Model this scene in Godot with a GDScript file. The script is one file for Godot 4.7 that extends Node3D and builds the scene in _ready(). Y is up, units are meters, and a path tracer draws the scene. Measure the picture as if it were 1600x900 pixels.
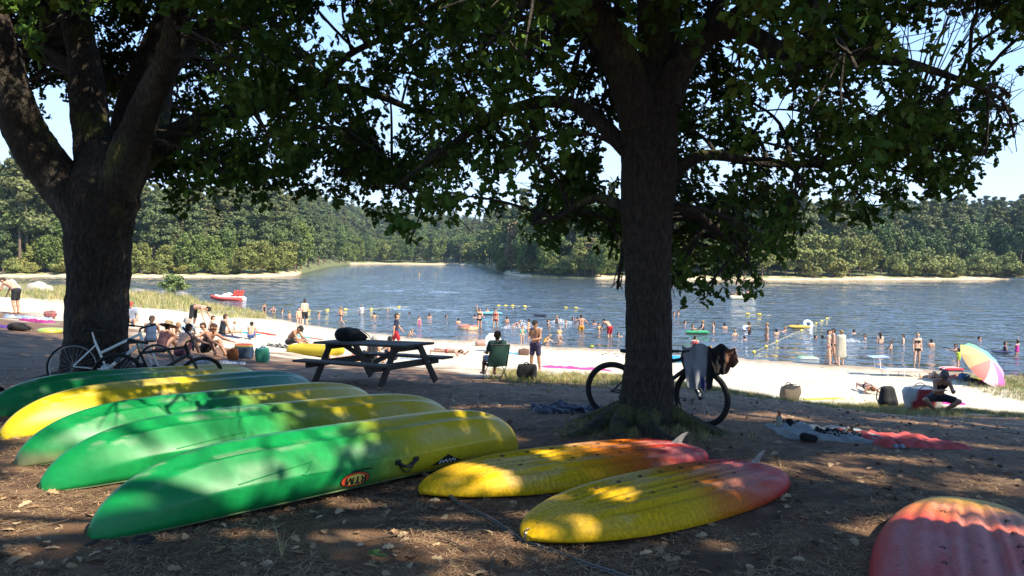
extends Node3D

const F := 1186.0          # focal length in pixels of the 1600 x 900 photograph
const WATER := -3.4
var cam: Camera3D
var rng := RandomNumberGenerator.new()
var n1 := FastNoiseLite.new()
var n2 := FastNoiseLite.new()
var n3 := FastNoiseLite.new()
var taken := {}
var M := {}
var sun_to := Vector3(0.62, 0.73, 0.38).normalized()   # direction towards the sun: to the right, a little behind the camera


# ---------------------------------------------------------------- mesh building
class MB:
	var v := PackedVector3Array()
	var c := PackedColorArray()
	var i := PackedInt32Array()
	func add(p: Vector3, col := Color.WHITE) -> int:
		v.append(p); c.append(col); return v.size() - 1
	func tri(a: int, b: int, d: int) -> void:
		i.append(a); i.append(d); i.append(b)
	func quad(a: int, b: int, d: int, e: int) -> void:
		tri(a, b, d); tri(a, d, e)
	func face(a: Vector3, b: Vector3, d: Vector3, e: Vector3, col := Color.WHITE) -> void:
		quad(add(a, col), add(b, col), add(d, col), add(e, col))
	func mesh() -> ArrayMesh:
		var n := PackedVector3Array(); n.resize(v.size())
		for k in range(0, i.size(), 3):
			var q := (v[i[k + 2]] - v[i[k]]).cross(v[i[k + 1]] - v[i[k]])
			n[i[k]] += q; n[i[k + 1]] += q; n[i[k + 2]] += q
		for k in n.size():
			n[k] = n[k].normalized() if n[k].length_squared() > 1e-20 else Vector3.UP
		var a := []; a.resize(Mesh.ARRAY_MAX)
		a[Mesh.ARRAY_VERTEX] = v; a[Mesh.ARRAY_NORMAL] = n; a[Mesh.ARRAY_COLOR] = c; a[Mesh.ARRAY_INDEX] = i
		var m := ArrayMesh.new(); m.add_surface_from_arrays(Mesh.PRIMITIVE_TRIANGLES, a); return m
	# a box with chamfered edges
	func box(o: Vector3, s: Vector3, b := Basis(), ch := 0.006, col := Color.WHITE) -> void:
		var h := s * 0.5
		ch = minf(ch, minf(h.x, minf(h.y, h.z)) * 0.45)
		var pt := func(sx: float, sy: float, sz: float, ax: int) -> Vector3:
			var q := Vector3(sx * (h.x - (0.0 if ax == 0 else ch)), sy * (h.y - (0.0 if ax == 1 else ch)), sz * (h.z - (0.0 if ax == 2 else ch)))
			return o + b * q
		for s1 in [-1.0, 1.0]:
			var f := [[pt.call(s1, -1, -1, 0), pt.call(s1, 1, -1, 0), pt.call(s1, 1, 1, 0), pt.call(s1, -1, 1, 0)],
				[pt.call(-1, s1, -1, 1), pt.call(-1, s1, 1, 1), pt.call(1, s1, 1, 1), pt.call(1, s1, -1, 1)],
				[pt.call(-1, -1, s1, 2), pt.call(1, -1, s1, 2), pt.call(1, 1, s1, 2), pt.call(-1, 1, s1, 2)]]
			for q in f:
				if s1 > 0: face(q[0], q[1], q[2], q[3], col)
				else: face(q[3], q[2], q[1], q[0], col)
			for s2 in [-1.0, 1.0]:
				var e := [[pt.call(s1, s2, -1, 0), pt.call(s1, s2, 1, 0), pt.call(s1, s2, 1, 1), pt.call(s1, s2, -1, 1)],
					[pt.call(-1, s1, s2, 1), pt.call(1, s1, s2, 1), pt.call(1, s1, s2, 2), pt.call(-1, s1, s2, 2)],
					[pt.call(s1, -1, s2, 2), pt.call(s1, 1, s2, 2), pt.call(s1, 1, s2, 0), pt.call(s1, -1, s2, 0)]]
				for q in e:
					var mid: Vector3 = (q[0] + q[2]) * 0.5 - o
					if (q[1] - q[0]).cross(q[2] - q[0]).dot(mid) > 0: face(q[0], q[1], q[2], q[3], col)
					else: face(q[3], q[2], q[1], q[0], col)
				for s3 in [-1.0, 1.0]:
					var a3: Vector3 = pt.call(s1, s2, s3, 0); var b3: Vector3 = pt.call(s1, s2, s3, 1); var c3: Vector3 = pt.call(s1, s2, s3, 2)
					if (b3 - a3).cross(c3 - a3).dot(a3 - o) > 0: tri(add(a3, col), add(b3, col), add(c3, col))
					else: tri(add(a3, col), add(c3, col), add(b3, col))
	# rings of equal length joined into a skin
	func loft(rings: Array, cols = null, closed := true, cap := true) -> void:
		var n: int = rings[0].size(); var s := v.size()
		for r in rings.size():
			for k in n: add(rings[r][k], cols[r][k] if cols != null else Color.WHITE)
		for r in rings.size() - 1:
			for k in (n if closed else n - 1):
				var k2 := (k + 1) % n
				quad(s + r * n + k, s + r * n + k2, s + (r + 1) * n + k2, s + (r + 1) * n + k)
		if cap:
			for e in [0, rings.size() - 1]:
				var m := Vector3.ZERO
				for q in rings[e]: m += q
				var ce := add(m / n, c[s + e * n])
				for k in n:
					var p0 := add(rings[e][k], c[s + e * n + k]); var p1 := add(rings[e][(k + 1) % n], c[s + e * n + k])
					if e == 0: tri(ce, p1, p0)
					else: tri(ce, p0, p1)
	func tube(path: Array, radii: Array, sides := 8, col := Color.WHITE, squash := 1.0, up := Vector3.ZERO) -> void:
		var rings := []; var cols := []
		var t0: Vector3 = (path[1] - path[0]).normalized()
		var u := t0.cross(up if up != Vector3.ZERO else (Vector3.UP if absf(t0.y) < 0.9 else Vector3.RIGHT)).normalized()
		for k in path.size():
			var t: Vector3 = (path[mini(k + 1, path.size() - 1)] - path[maxi(k - 1, 0)]).normalized()
			u = (u - t * u.dot(t)).normalized()
			var w := t.cross(u)
			var r: float = radii[mini(k, radii.size() - 1)]
			var ring := PackedVector3Array(); var rc := PackedColorArray()
			for j in sides:
				var a := TAU * j / sides
				ring.append(path[k] + (u * cos(a) + w * sin(a) * squash) * r); rc.append(col)
			rings.append(ring); cols.append(rc)
		loft(rings, cols)
	func lathe(o: Vector3, prof: Array, sides := 16, b := Basis(), col := Color.WHITE) -> void:
		var rings := []; var cols := []
		for p in prof:
			var ring := PackedVector3Array(); var rc := PackedColorArray()
			for j in sides:
				var a := -TAU * j / sides
				ring.append(o + b * Vector3(p.x * cos(a), p.y, p.x * sin(a))); rc.append(col)
			rings.append(ring); cols.append(rc)
		loft(rings, cols, true, true)
	func torus(o: Vector3, b: Basis, R: float, r: float, n := 32, m := 8, col := Color.WHITE, sq := 1.0) -> void:
		var s := v.size()
		for k in n:
			var a := TAU * k / n
			for j in m:
				var q := TAU * j / m
				add(o + b * Vector3(cos(a) * (R + r * cos(q)), sin(a) * (R + r * cos(q)), r * sq * sin(q)), col)
		for k in n:
			for j in m:
				quad(s + k * m + j, s + ((k + 1) % n) * m + j, s + ((k + 1) % n) * m + (j + 1) % m, s + k * m + (j + 1) % m)
	# body of tapered capsules melted together: surface nets of a smooth minimum
	func melt(bones: Array, cell: float, k: float, col := Color.WHITE) -> void:
		if bones.is_empty(): return
		var lo := Vector3.INF; var hi := -Vector3.INF
		for b in bones:
			var r := maxf(b[2], b[3]) + cell * 2.5
			for q in [b[0], b[1]]:
				lo = lo.min(q - Vector3(r, r, r)); hi = hi.max(q + Vector3(r, r, r))
		var nx := int((hi.x - lo.x) / cell) + 2; var ny := int((hi.y - lo.y) / cell) + 2; var nz := int((hi.z - lo.z) / cell) + 2
		var fld := PackedFloat32Array(); fld.resize(nx * ny * nz); fld.fill(1.0)
		var sx := 1; var sy := nx; var sz := nx * ny
		for b in bones:
			var a: Vector3 = b[0]; var ab: Vector3 = b[1] - b[0]; var ra: float = b[2]; var dr: float = b[3] - b[2]
			var il := 1.0 / maxf(ab.length_squared(), 1e-9)
			var m := maxf(b[2], b[3]) + k + cell * 2.0
			var l0: Vector3 = (a.min(b[1]) - Vector3(m, m, m) - lo) / cell; var h0: Vector3 = (a.max(b[1]) + Vector3(m, m, m) - lo) / cell
			var x0 := maxi(0, int(l0.x)); var x1 := mini(nx - 1, int(h0.x)); var y0 := maxi(0, int(l0.y)); var y1 := mini(ny - 1, int(h0.y)); var z0 := maxi(0, int(l0.z)); var z1 := mini(nz - 1, int(h0.z))
			for z in range(z0, z1 + 1):
				for y in range(y0, y1 + 1):
					var id := z * sz + y * sy + x0
					var p := lo + Vector3(x0, y, z) * cell - a
					for x in range(x0, x1 + 1):
						var t := clampf(p.dot(ab) * il, 0.0, 1.0)
						var d := (p - ab * t).length() - ra - dr * t
						var f := fld[id]
						var h := k - absf(f - d)
						if h > 0.0: fld[id] = minf(f, d) - h * h / k * 0.25
						elif d < f: fld[id] = d
						id += 1
						p.x += cell
		var vid := PackedInt32Array(); vid.resize(fld.size()); vid.fill(-1)
		var off := [0, sx, sy, sx + sy, sz, sz + sx, sz + sy, sz + sx + sy]
		var ed := [[0, 1], [2, 3], [4, 5], [6, 7], [0, 2], [1, 3], [4, 6], [5, 7], [0, 4], [1, 5], [2, 6], [3, 7]]
		var lim := cell * 2.0
		for z in nz - 1:
			for y in ny - 1:
				var id := z * sz + y * sy
				for x in nx - 1:
					if absf(fld[id]) < lim:
						var mask := 0
						for q in 8:
							if fld[id + off[q]] < 0.0: mask |= 1 << q
						if mask != 0 and mask != 255:
							var s := Vector3.ZERO; var cnt := 0
							for e in ed:
								var fa := fld[id + off[e[0]]]; var fb := fld[id + off[e[1]]]
								if (fa < 0.0) != (fb < 0.0):
									var t := fa / (fa - fb)
									var ca := Vector3(e[0] & 1, (e[0] >> 1) & 1, e[0] >> 2); var cb := Vector3(e[1] & 1, (e[1] >> 1) & 1, e[1] >> 2)
									s += ca.lerp(cb, t); cnt += 1
							vid[id] = add(lo + (Vector3(x, y, z) + s / cnt) * cell, col)
					id += 1
		for z in range(1, nz - 1):
			for y in range(1, ny - 1):
				for x in range(1, nx - 1):
					var id := z * sz + y * sy + x
					if vid[id] < 0: continue
					var neg := fld[id] < 0.0
					for ax in 3:
						var d1: int = [sx, sy, sz][ax]; var d2: int = [sy, sz, sx][ax]; var d3: int = [sz, sx, sy][ax]
						if neg != (fld[id + d1] < 0.0):
							var q0 := vid[id]; var q1 := vid[id - d2]; var q2 := vid[id - d2 - d3]; var q3 := vid[id - d3]
							if q1 < 0 or q2 < 0 or q3 < 0: continue
							if neg: quad(q0, q1, q2, q3)
							else: quad(q0, q3, q2, q1)


# ---------------------------------------------------------------- objects
func numbered(called: String) -> String:
	var k: int = taken.get(called, 0)
	taken[called] = k + 1
	return called if k == 0 else "%s_%03d" % [called, k]

func part(called: String, mb, m: Material, parent: Node, at := Transform3D()) -> MeshInstance3D:
	var o := MeshInstance3D.new()
	o.name = called
	o.mesh = mb.mesh() if mb is MB else mb
	o.material_override = m
	o.transform = at
	parent.add_child(o, true)
	return o

func tag(o: Node3D, label: String, category: String, group := "") -> Node3D:
	o.set_meta("label", label); o.set_meta("category", category)
	if group: o.set_meta("group", group)
	return o

func thing(called: String, label: String, category: String, at := Vector3.ZERO, yaw := 0.0, group := "") -> Node3D:
	var o := Node3D.new()
	o.name = numbered(called); add_child(o); o.position = at; o.rotation.y = yaw
	return tag(o, label, category, group)

func solo(called: String, label: String, category: String, mb, m: Material, at := Transform3D(), group := "") -> MeshInstance3D:
	var o := part(numbered(called), mb, m, self, at)
	tag(o, label, category, group)
	return o

func structure(called: String, mb, m: Material) -> MeshInstance3D:
	var o := part(numbered(called), mb, m, self)
	o.set_meta("kind", "structure")
	return o

func mat(r: float, g: float, b: float, rough := 0.8, tex = null, scale := 1.0, nrm = null, ns := 1.0) -> StandardMaterial3D:
	var m := StandardMaterial3D.new()
	m.albedo_color = Color(r, g, b).linear_to_srgb()
	m.roughness = rough
	if tex != null: m.albedo_texture = tex
	if nrm != null:
		m.normal_enabled = true; m.normal_texture = nrm; m.normal_scale = ns
	if tex != null or nrm != null:
		m.uv1_triplanar = true; m.uv1_scale = Vector3(scale, scale, scale)
	return m

func vc(m: StandardMaterial3D) -> StandardMaterial3D:
	m.vertex_color_use_as_albedo = true; m.albedo_color = Color.WHITE; return m

func tex(freq: float, lo: float, hi: float, oct := 4, size := 512, sd := 1, lo_tint := Color.WHITE) -> NoiseTexture2D:
	var t := NoiseTexture2D.new(); var n := FastNoiseLite.new()
	n.frequency = freq; n.fractal_octaves = oct; n.seed = sd; n.noise_type = FastNoiseLite.TYPE_SIMPLEX_SMOOTH
	t.noise = n; t.width = size; t.height = size; t.seamless = true
	var g := Gradient.new(); g.set_color(0, Color(lo * lo_tint.r, lo * lo_tint.g, lo * lo_tint.b)); g.set_color(1, Color(hi, hi, hi)); g.set_offset(0, 0.2); g.set_offset(1, 0.8)
	t.color_ramp = g
	return t

func nmap(freq: float, strength: float, oct := 4, size := 512, sd := 5) -> NoiseTexture2D:
	var t := NoiseTexture2D.new(); var n := FastNoiseLite.new()
	n.frequency = freq; n.fractal_octaves = oct; n.seed = sd
	t.noise = n; t.width = size; t.height = size; t.seamless = true; t.as_normal_map = true; t.bump_strength = strength
	return t

func rnd(a: float, b: float) -> float:
	return rng.randf_range(a, b)

func rdir() -> Vector3:
	var z := rnd(-1, 1); var a := rnd(0, TAU); var s := sqrt(1 - z * z)
	return Vector3(s * cos(a), z, s * sin(a))

func lut(t: Array, x: float) -> float:
	if x <= t[0][0]: return t[0][1]
	for k in t.size() - 1:
		if x <= t[k + 1][0]:
			return lerpf(t[k][1], t[k + 1][1], (x - t[k][0]) / (t[k + 1][0] - t[k][0]))
	return t[-1][1]


# ---------------------------------------------------------------- the lie of the land
const SHORE := [[-90, 112], [-67, 101], [-48.7, 96], [-35.5, 84], [-28.7, 71], [-21, 62.4], [-14.2, 51.5], [-7.1, 46.5], [-3.8, 44.5], [1.8, 42], [5.1, 40.5], [9.6, 38.5], [15.7, 35.8], [19.4, 34], [21.4, 33], [35, 30], [60, 28], [120, 30]]

func shore(x: float) -> float:
	return lut(SHORE, x) + n2.get_noise_2d(x * 6.0, 3.0) * 1.1

func ground(x: float, z: float) -> float:
	var d := -z
	if d < 0: return n2.get_noise_2d(x * 3, z * 3) * 0.06
	var ds := shore(x); var t := d / ds
	if t < 1.0:
		var e := 1.25 + 0.5 * smoothstep(-8.0, -22.0, x)
		var ts := minf(t * (1.0 + 0.22 * smoothstep(2.5, 8.0, x)), 1.0)
		var y := WATER * lerpf(0.94 * ts * ts * (3 - 2 * ts) + 0.06 * t, pow(t, e), smoothstep(-5.0, -14.0, x))
		y += (n2.get_noise_2d(x * 3, z * 3) * 0.06 + n1.get_noise_2d(x * 14, z * 14) * 0.015) * (1 - t * t)
		y -= absf(n3.get_noise_2d(x * 5.5, z * 5.5)) * 0.035 * smoothstep(0.4, 0.5, t) * smoothstep(1.0, 0.9, t)
		y += 0.35 * exp(-((x + 6.4) ** 2 + (d - 11.9) ** 2) / 1.2) * 0.5 + 0.14 * exp(-((x - 1.46) ** 2 + (d - 8.3) ** 2) / 0.7)
		return y
	return maxf(WATER - 0.085 * (d - ds), WATER - 4.0)

func ray(px: float, py: float) -> Vector3:
	return (cam.basis * Vector3((px - 800) / F, -(py - 450) / F, -1)).normalized()

func spot(px: float, py: float) -> Vector3:      # where the ground lies that the photograph shows at this pixel
	var r := ray(px, py); var o := cam.position; var t := 1.0
	while t < 400 and (o + r * t).y > ground((o + r * t).x, (o + r * t).z): t += 0.25
	var a := t - 0.25; var b := t
	for k in 12:
		var m := (a + b) * 0.5; var q := o + r * m
		if q.y > ground(q.x, q.z): a = m
		else: b = m
	return o + r * b

func lake(px: float, py: float) -> Vector3:
	var r := ray(px, py)
	return cam.position + r * ((WATER - cam.position.y) / r.y)

func at(px: float, py: float, d: float) -> Vector3:
	var r := ray(px, py)
	return cam.position + r * (d / -r.z)

func on(x: float, d: float, up := 0.0) -> Vector3:
	return Vector3(x, ground(x, -d) + up, -d)


func _ready() -> void:
	rng.seed = 11
	n1.seed = 3; n1.frequency = 0.1; n1.fractal_octaves = 3
	n2.seed = 8; n2.frequency = 0.05; n2.fractal_octaves = 3
	n3.seed = 21; n3.frequency = 0.3; n3.fractal_octaves = 4
	cam = Camera3D.new(); cam.name = "camera"; add_child(cam)
	cam.position = Vector3(0, 1.6, 0)
	cam.rotation = Vector3(-atan(52.0 / F), 0, 0.0125)
	cam.fov = rad_to_deg(2 * atan(450.0 / F)); cam.near = 0.05; cam.far = 6000; cam.current = true
	var env := Environment.new(); env.background_mode = Environment.BG_SKY
	var sm := ProceduralSkyMaterial.new()
	sm.sky_top_color = Color(0.42, 0.60, 0.85); sm.sky_horizon_color = Color(0.74, 0.82, 0.87); sm.sky_curve = 0.14
	sm.ground_bottom_color = Color(0.2, 0.22, 0.2); sm.ground_horizon_color = Color(0.5, 0.55, 0.58)
	sm.sun_angle_max = 2.0; sm.sky_energy_multiplier = 1.0
	var sky := Sky.new(); sky.sky_material = sm; env.sky = sky
	env.tonemap_mode = Environment.TONE_MAPPER_LINEAR; env.tonemap_exposure = 2.4
	env.sdfgi_enabled = true; env.ssao_enabled = true; env.ssil_enabled = true
	env.fog_enabled = true; env.fog_density = 0.00012; env.fog_light_color = Color(0.68, 0.78, 0.9)
	var we := WorldEnvironment.new(); we.name = "world_environment"; we.environment = env; add_child(we)
	var sun := DirectionalLight3D.new(); sun.name = "sun"; add_child(sun)
	sun.light_energy = 1.6; sun.light_color = Color(1.0, 0.95, 0.86); sun.light_angular_distance = 0.5; sun.shadow_enabled = true
	sun.look_at_from_position(sun_to * 50, Vector3.ZERO)
	materials()
	build_ground(); build_water(); build_far_land()
	oaks()
	far_trees()
	print("trees ", Time.get_ticks_msec())
	kayaks(); boards(); bicycles(); picnic_table()
	beach_things(); near_things(); litter()
	print("things ", Time.get_ticks_msec())
	people()
	print("people ", Time.get_ticks_msec())


func materials() -> void:
	var grain := tex(0.03, 0.55, 1.0, 5); var fine := tex(0.09, 0.6, 1.0, 4, 512, 4)
	var bump := nmap(0.03, 6.0, 5); var soft := nmap(0.012, 3.0, 3)
	M.grain = grain; M.fine = fine; M.bump = bump; M.soft = soft
	M.ground = vc(mat(1, 1, 1, 0.95, tex(0.05, 0.74, 1.0, 5, 1024, 9), 0.9, nmap(0.06, 8.0, 5, 1024), 1.0)); M.ground.uv1_world_triplanar = true
	M.far_ground = vc(mat(1, 1, 1, 0.95))
	var wn := FastNoiseLite.new(); wn.frequency = 0.013; wn.fractal_octaves = 5; wn.fractal_gain = 0.55; wn.seed = 4
	var wt := NoiseTexture2D.new(); wt.noise = wn; wt.width = 1024; wt.height = 1024; wt.seamless = true; wt.as_normal_map = true; wt.bump_strength = 24.0
	M.water = StandardMaterial3D.new(); M.water.albedo_color = Color(0.045, 0.058, 0.058, 0.88).linear_to_srgb(); M.water.albedo_color.a = 0.88
	M.water.transparency = BaseMaterial3D.TRANSPARENCY_ALPHA; M.water.roughness = 0.04; M.water.metallic_specular = 0.5
	M.water.normal_enabled = true; M.water.normal_texture = wt; M.water.normal_scale = 0.5; M.water.uv1_triplanar = true; M.water.uv1_world_triplanar = true; M.water.uv1_scale = Vector3(0.016, 0.03, 0.034)
	M.bark = vc(mat(1, 1, 1, 0.95, grain, 2.0, nmap(0.05, 22.0, 4, 512, 7), 1.0))
	M.bark.uv1_scale = Vector3(1.3, 0.4, 1.3)
	for k in 3:
		var lm := vc(mat(1, 1, 1, 0.5)); lm.albedo_color = [Color(0.058, 0.108, 0.016), Color(0.078, 0.128, 0.02), Color(0.045, 0.095, 0.015)][k].linear_to_srgb()
		lm.roughness = 0.75; lm.metallic_specular = 0.25; lm.backlight = Color(0.95, 1.0, 0.12); lm.cull_mode = BaseMaterial3D.CULL_DISABLED
		M["leaf%d" % k] = lm
	M.far_leaf = vc(mat(1, 1, 1, 0.8)); M.far_leaf.cull_mode = BaseMaterial3D.CULL_DISABLED; M.far_leaf.backlight = Color(0.25, 0.35, 0.1)
	M.far_bark = mat(0.12, 0.085, 0.06, 0.9)
	M.plastic = vc(mat(1, 1, 1, 0.42, tex(0.02, 0.92, 1.0, 5, 512, 31), 1.5, nmap(0.02, 0.4, 3), 0.2))
	M.board = vc(mat(1, 1, 1, 0.42, tex(0.03, 0.78, 1.0, 5, 512, 33), 2.0, nmap(0.012, 0.4, 3), 0.15))
	M.board.roughness = 0.55; M.board.metallic_specular = 0.3; M.plastic.metallic_specular = 0.4
	M.black = mat(0.012, 0.012, 0.013, 0.5); M.rubber = mat(0.015, 0.015, 0.016, 0.8, fine, 20.0)
	M.black_cloth = mat(0.014, 0.014, 0.016, 0.9, fine, 14.0, bump, 0.5); M.steel = mat(0.45, 0.45, 0.46, 0.35); M.steel.metallic = 0.9
	M.chain = mat(0.22, 0.21, 0.19, 0.45); M.chain.metallic = 0.8
	M.wood = vc(mat(1, 1, 1, 0.9, tex(0.03, 0.6, 1.0, 5, 512, 15), 3.0, nmap(0.03, 5.0, 4, 512, 16), 0.7)); M.wood.uv1_scale = Vector3(1.2, 9, 9)
	M.white_paint = mat(0.72, 0.76, 0.72, 0.3); M.white = mat(0.8, 0.8, 0.78, 0.6)
	M.vcloth = vc(mat(1, 1, 1, 0.95, fine, 25.0, bump, 0.4)); M.vcloth.cull_mode = BaseMaterial3D.CULL_DISABLED
	M.vplastic = vc(mat(1, 1, 1, 0.35)); M.vplastic.cull_mode = BaseMaterial3D.CULL_DISABLED
	M.stone = vc(mat(1, 1, 1, 0.9, grain, 2.5, bump, 0.8))
	M.grass = vc(mat(1, 1, 1, 0.8)); M.grass.cull_mode = BaseMaterial3D.CULL_DISABLED; M.grass.backlight = Color(0.3, 0.3, 0.1)
	M.litter = vc(mat(1, 1, 1, 0.9)); M.litter.cull_mode = BaseMaterial3D.CULL_DISABLED
	M.hole = mat(0.05, 0.02, 0.015, 0.7); M.fin = mat(0.42, 0.4, 0.36, 0.6, grain, 4.0); M.board_yellow = mat(0.6, 0.42, 0.012, 0.45); M.bottle = mat(0.05, 0.07, 0.09, 0.3); M.blue_paint = mat(0.02, 0.06, 0.2, 0.4); M.chair_cloth = mat(0.015, 0.075, 0.06, 0.85, fine, 30.0); M.chair_cloth.cull_mode = BaseMaterial3D.CULL_DISABLED
	M.umbrella = vc(mat(1, 1, 1, 0.8, fine, 30.0)); M.umbrella.cull_mode = BaseMaterial3D.CULL_DISABLED; M.umbrella.backlight = Color(0.4, 0.4, 0.4)

func cloth_mat(c: Color) -> StandardMaterial3D:
	var key := "cl" + c.to_html()
	if not M.has(key): M[key] = mat(c.r, c.g, c.b, 0.9, M.fine, 18.0, M.bump, 0.4)
	return M[key]

func skin_mat(c: Color) -> StandardMaterial3D:
	var key := "sk" + c.to_html()
	if not M.has(key):
		M[key] = mat(c.r, c.g, c.b, 0.5)
	return M[key]


func build_ground() -> void:
	var xs := []; var zs := []
	var x := -150.0
	while x < 130:
		xs.append(x)
		x += 0.11 if x > -7 and x < 7 else (0.25 if x > -18 and x < 18 else (0.4 if x > -28 and x < 28 else 3.0))
	var d := -40.0
	while d < 150:
		zs.append(d)
		d += 3.0 if d < 0 else (0.5 if d < 3 else (0.09 if d < 13 else (0.16 if d < 36 else (0.5 if d < 70 else 1.5))))
	var mb := MB.new(); var w := xs.size()
	for dd in zs:
		for xx in xs:
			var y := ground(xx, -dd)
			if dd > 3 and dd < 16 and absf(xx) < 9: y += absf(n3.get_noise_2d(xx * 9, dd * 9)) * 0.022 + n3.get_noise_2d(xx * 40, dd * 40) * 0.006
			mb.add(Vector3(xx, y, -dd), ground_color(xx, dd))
	for r in zs.size() - 1:
		for k in w - 1:
			mb.quad(r * w + k, r * w + k + 1, (r + 1) * w + k + 1, (r + 1) * w + k)
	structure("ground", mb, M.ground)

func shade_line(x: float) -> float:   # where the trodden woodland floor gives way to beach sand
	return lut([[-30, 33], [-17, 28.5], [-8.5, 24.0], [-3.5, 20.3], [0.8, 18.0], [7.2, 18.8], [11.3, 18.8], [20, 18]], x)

func ground_color(x: float, d: float) -> Color:
	var nz := n2.get_noise_2d(x * 8, d * 8); var nf := n1.get_noise_2d(x * 30, d * 30)
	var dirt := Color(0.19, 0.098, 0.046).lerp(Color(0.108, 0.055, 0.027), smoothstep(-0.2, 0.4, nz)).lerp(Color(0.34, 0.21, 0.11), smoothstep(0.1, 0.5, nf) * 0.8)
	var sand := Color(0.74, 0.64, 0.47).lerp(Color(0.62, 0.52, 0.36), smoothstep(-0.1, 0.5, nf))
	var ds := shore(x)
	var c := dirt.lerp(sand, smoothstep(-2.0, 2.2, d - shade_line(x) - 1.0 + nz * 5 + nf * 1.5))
	# worn grass along the edge of the shade and on the spit
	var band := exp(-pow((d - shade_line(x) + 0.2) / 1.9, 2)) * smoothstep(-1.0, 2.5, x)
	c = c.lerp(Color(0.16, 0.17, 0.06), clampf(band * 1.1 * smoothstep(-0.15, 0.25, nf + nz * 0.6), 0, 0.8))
	if x < -16 and d > 44:
		var g := smoothstep(46.0, 52.0, d + nz * 10 + (-x - 25.0) * 0.15) * smoothstep(1.0, 4.0, ds - d)
		c = c.lerp(Color(0.22, 0.23, 0.08).lerp(Color(0.36, 0.31, 0.16), smoothstep(-0.2, 0.3, nf)), g * 0.9)
	if x > 17 and d > 26:
		c = c.lerp(Color(0.2, 0.22, 0.07), smoothstep(26.5, 29, d) * smoothstep(18.5, 20.0, x))
	c = c.lerp(Color(0.33, 0.24, 0.15), smoothstep(-2.6, -0.4, d - ds + nf * 0.9) * 0.8)
	return c

func build_water() -> void:
	var mb := MB.new(); var pxs := []; var ds := []
	var p := -1400.0
	while p <= 3000:
		pxs.append(p); p += 3.2 if p > -60 and p < 1660 else 60.0
	var d := 22.0
	while d < 720:
		ds.append(d); d += d * (0.0058 if d < 170 else 0.03)
	for dd in ds:
		for px in pxs:
			var x: float = (px - 800) / F * dd
			var a := clampf((dd - shore(x)) / 8.0, 0.12, 1.0) * smoothstep(230.0, 110.0, dd)
			var h := 0.0
			if a > 0.01: h = a * ((0.045 * n1.get_noise_2d(x * 1.3, dd * 3.4) + 0.024 * n3.get_noise_2d(x * 1.3 + 40, dd * 2.6)) * (0.35 + smoothstep(-0.25, 0.3, n2.get_noise_2d(x * 0.5, dd * 1.4))))
			mb.add(Vector3(x, WATER + h, -dd))
	var w := pxs.size()
	for r in ds.size() - 1:
		for k in w - 1: mb.quad(r * w + k, r * w + k + 1, (r + 1) * w + k + 1, (r + 1) * w + k)
	structure("water", mb, M.water)

const FAR := [[-1400, 120], [-300, 122], [0, 134], [200, 138], [400, 150], [440, 156], [462, 164], [492, 205], [520, 270], [552, 335], [600, 352], [715, 350], [742, 318], [765, 250], [785, 200], [805, 182], [870, 172], [960, 166], [1100, 165], [1300, 178], [1500, 200], [1560, 206], [1700, 190], [2400, 150], [3200, 130]]

func far_y(px: float, over: float) -> float:
	var y := WATER + lut([[-8, -6.0], [-2, -2.0], [0, 0.0], [2.5, 0.35], [8, 0.9], [40, 2.6], [120, 7.0], [300, 12.0], [900, 16.0], [3000, 10.0]], over)
	var hill := exp(-pow((px - 560) / 260.0, 2)) * 21.0 * smoothstep(50.0, 300.0, over)
	hill += smoothstep(1100.0, 1500.0, px) * 10.0 * smoothstep(20.0, 200.0, over)
	hill += smoothstep(300.0, -100.0, px) * 8.0 * smoothstep(15.0, 120.0, over)
	return y + hill

func far_point(px: float, over: float) -> Vector3:
	var d := lut(FAR, px) + over + n2.get_noise_2d(px * 0.5, 0.0) * 3.0
	return Vector3((px - 800) / F * d, far_y(px, over), -d)

func build_far_land() -> void:
	var mb := MB.new(); var overs := [-8, -2, 0, 1.5, 3, 5, 8, 16, 40, 80, 120, 180, 260, 400, 900, 3000]
	var pxs := []; var p := -1400.0
	while p <= 3200:
		pxs.append(p); p += 6.0 if p > -100 and p < 1700 else 50.0
	for px in pxs:
		for o in overs:
			var c := Color(0.52, 0.4, 0.26) if o < 2.2 else Color(0.11, 0.13, 0.045)
			if o >= 2.2 and o < 6: c = Color(0.52, 0.4, 0.26).lerp(Color(0.2, 0.22, 0.08), smoothstep(-0.3, 0.25, n1.get_noise_2d(px * 0.4, o * 3)))
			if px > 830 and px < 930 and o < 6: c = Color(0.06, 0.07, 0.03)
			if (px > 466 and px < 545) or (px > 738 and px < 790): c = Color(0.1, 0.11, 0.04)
			if o < 0: c = Color(0.33, 0.24, 0.15)
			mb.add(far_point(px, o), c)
	var w := overs.size()
	for r in pxs.size() - 1:
		for k in w - 1: mb.quad(r * w + k, (r + 1) * w + k, (r + 1) * w + k + 1, r * w + k + 1)
	structure("hills", mb, M.far_ground)


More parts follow.
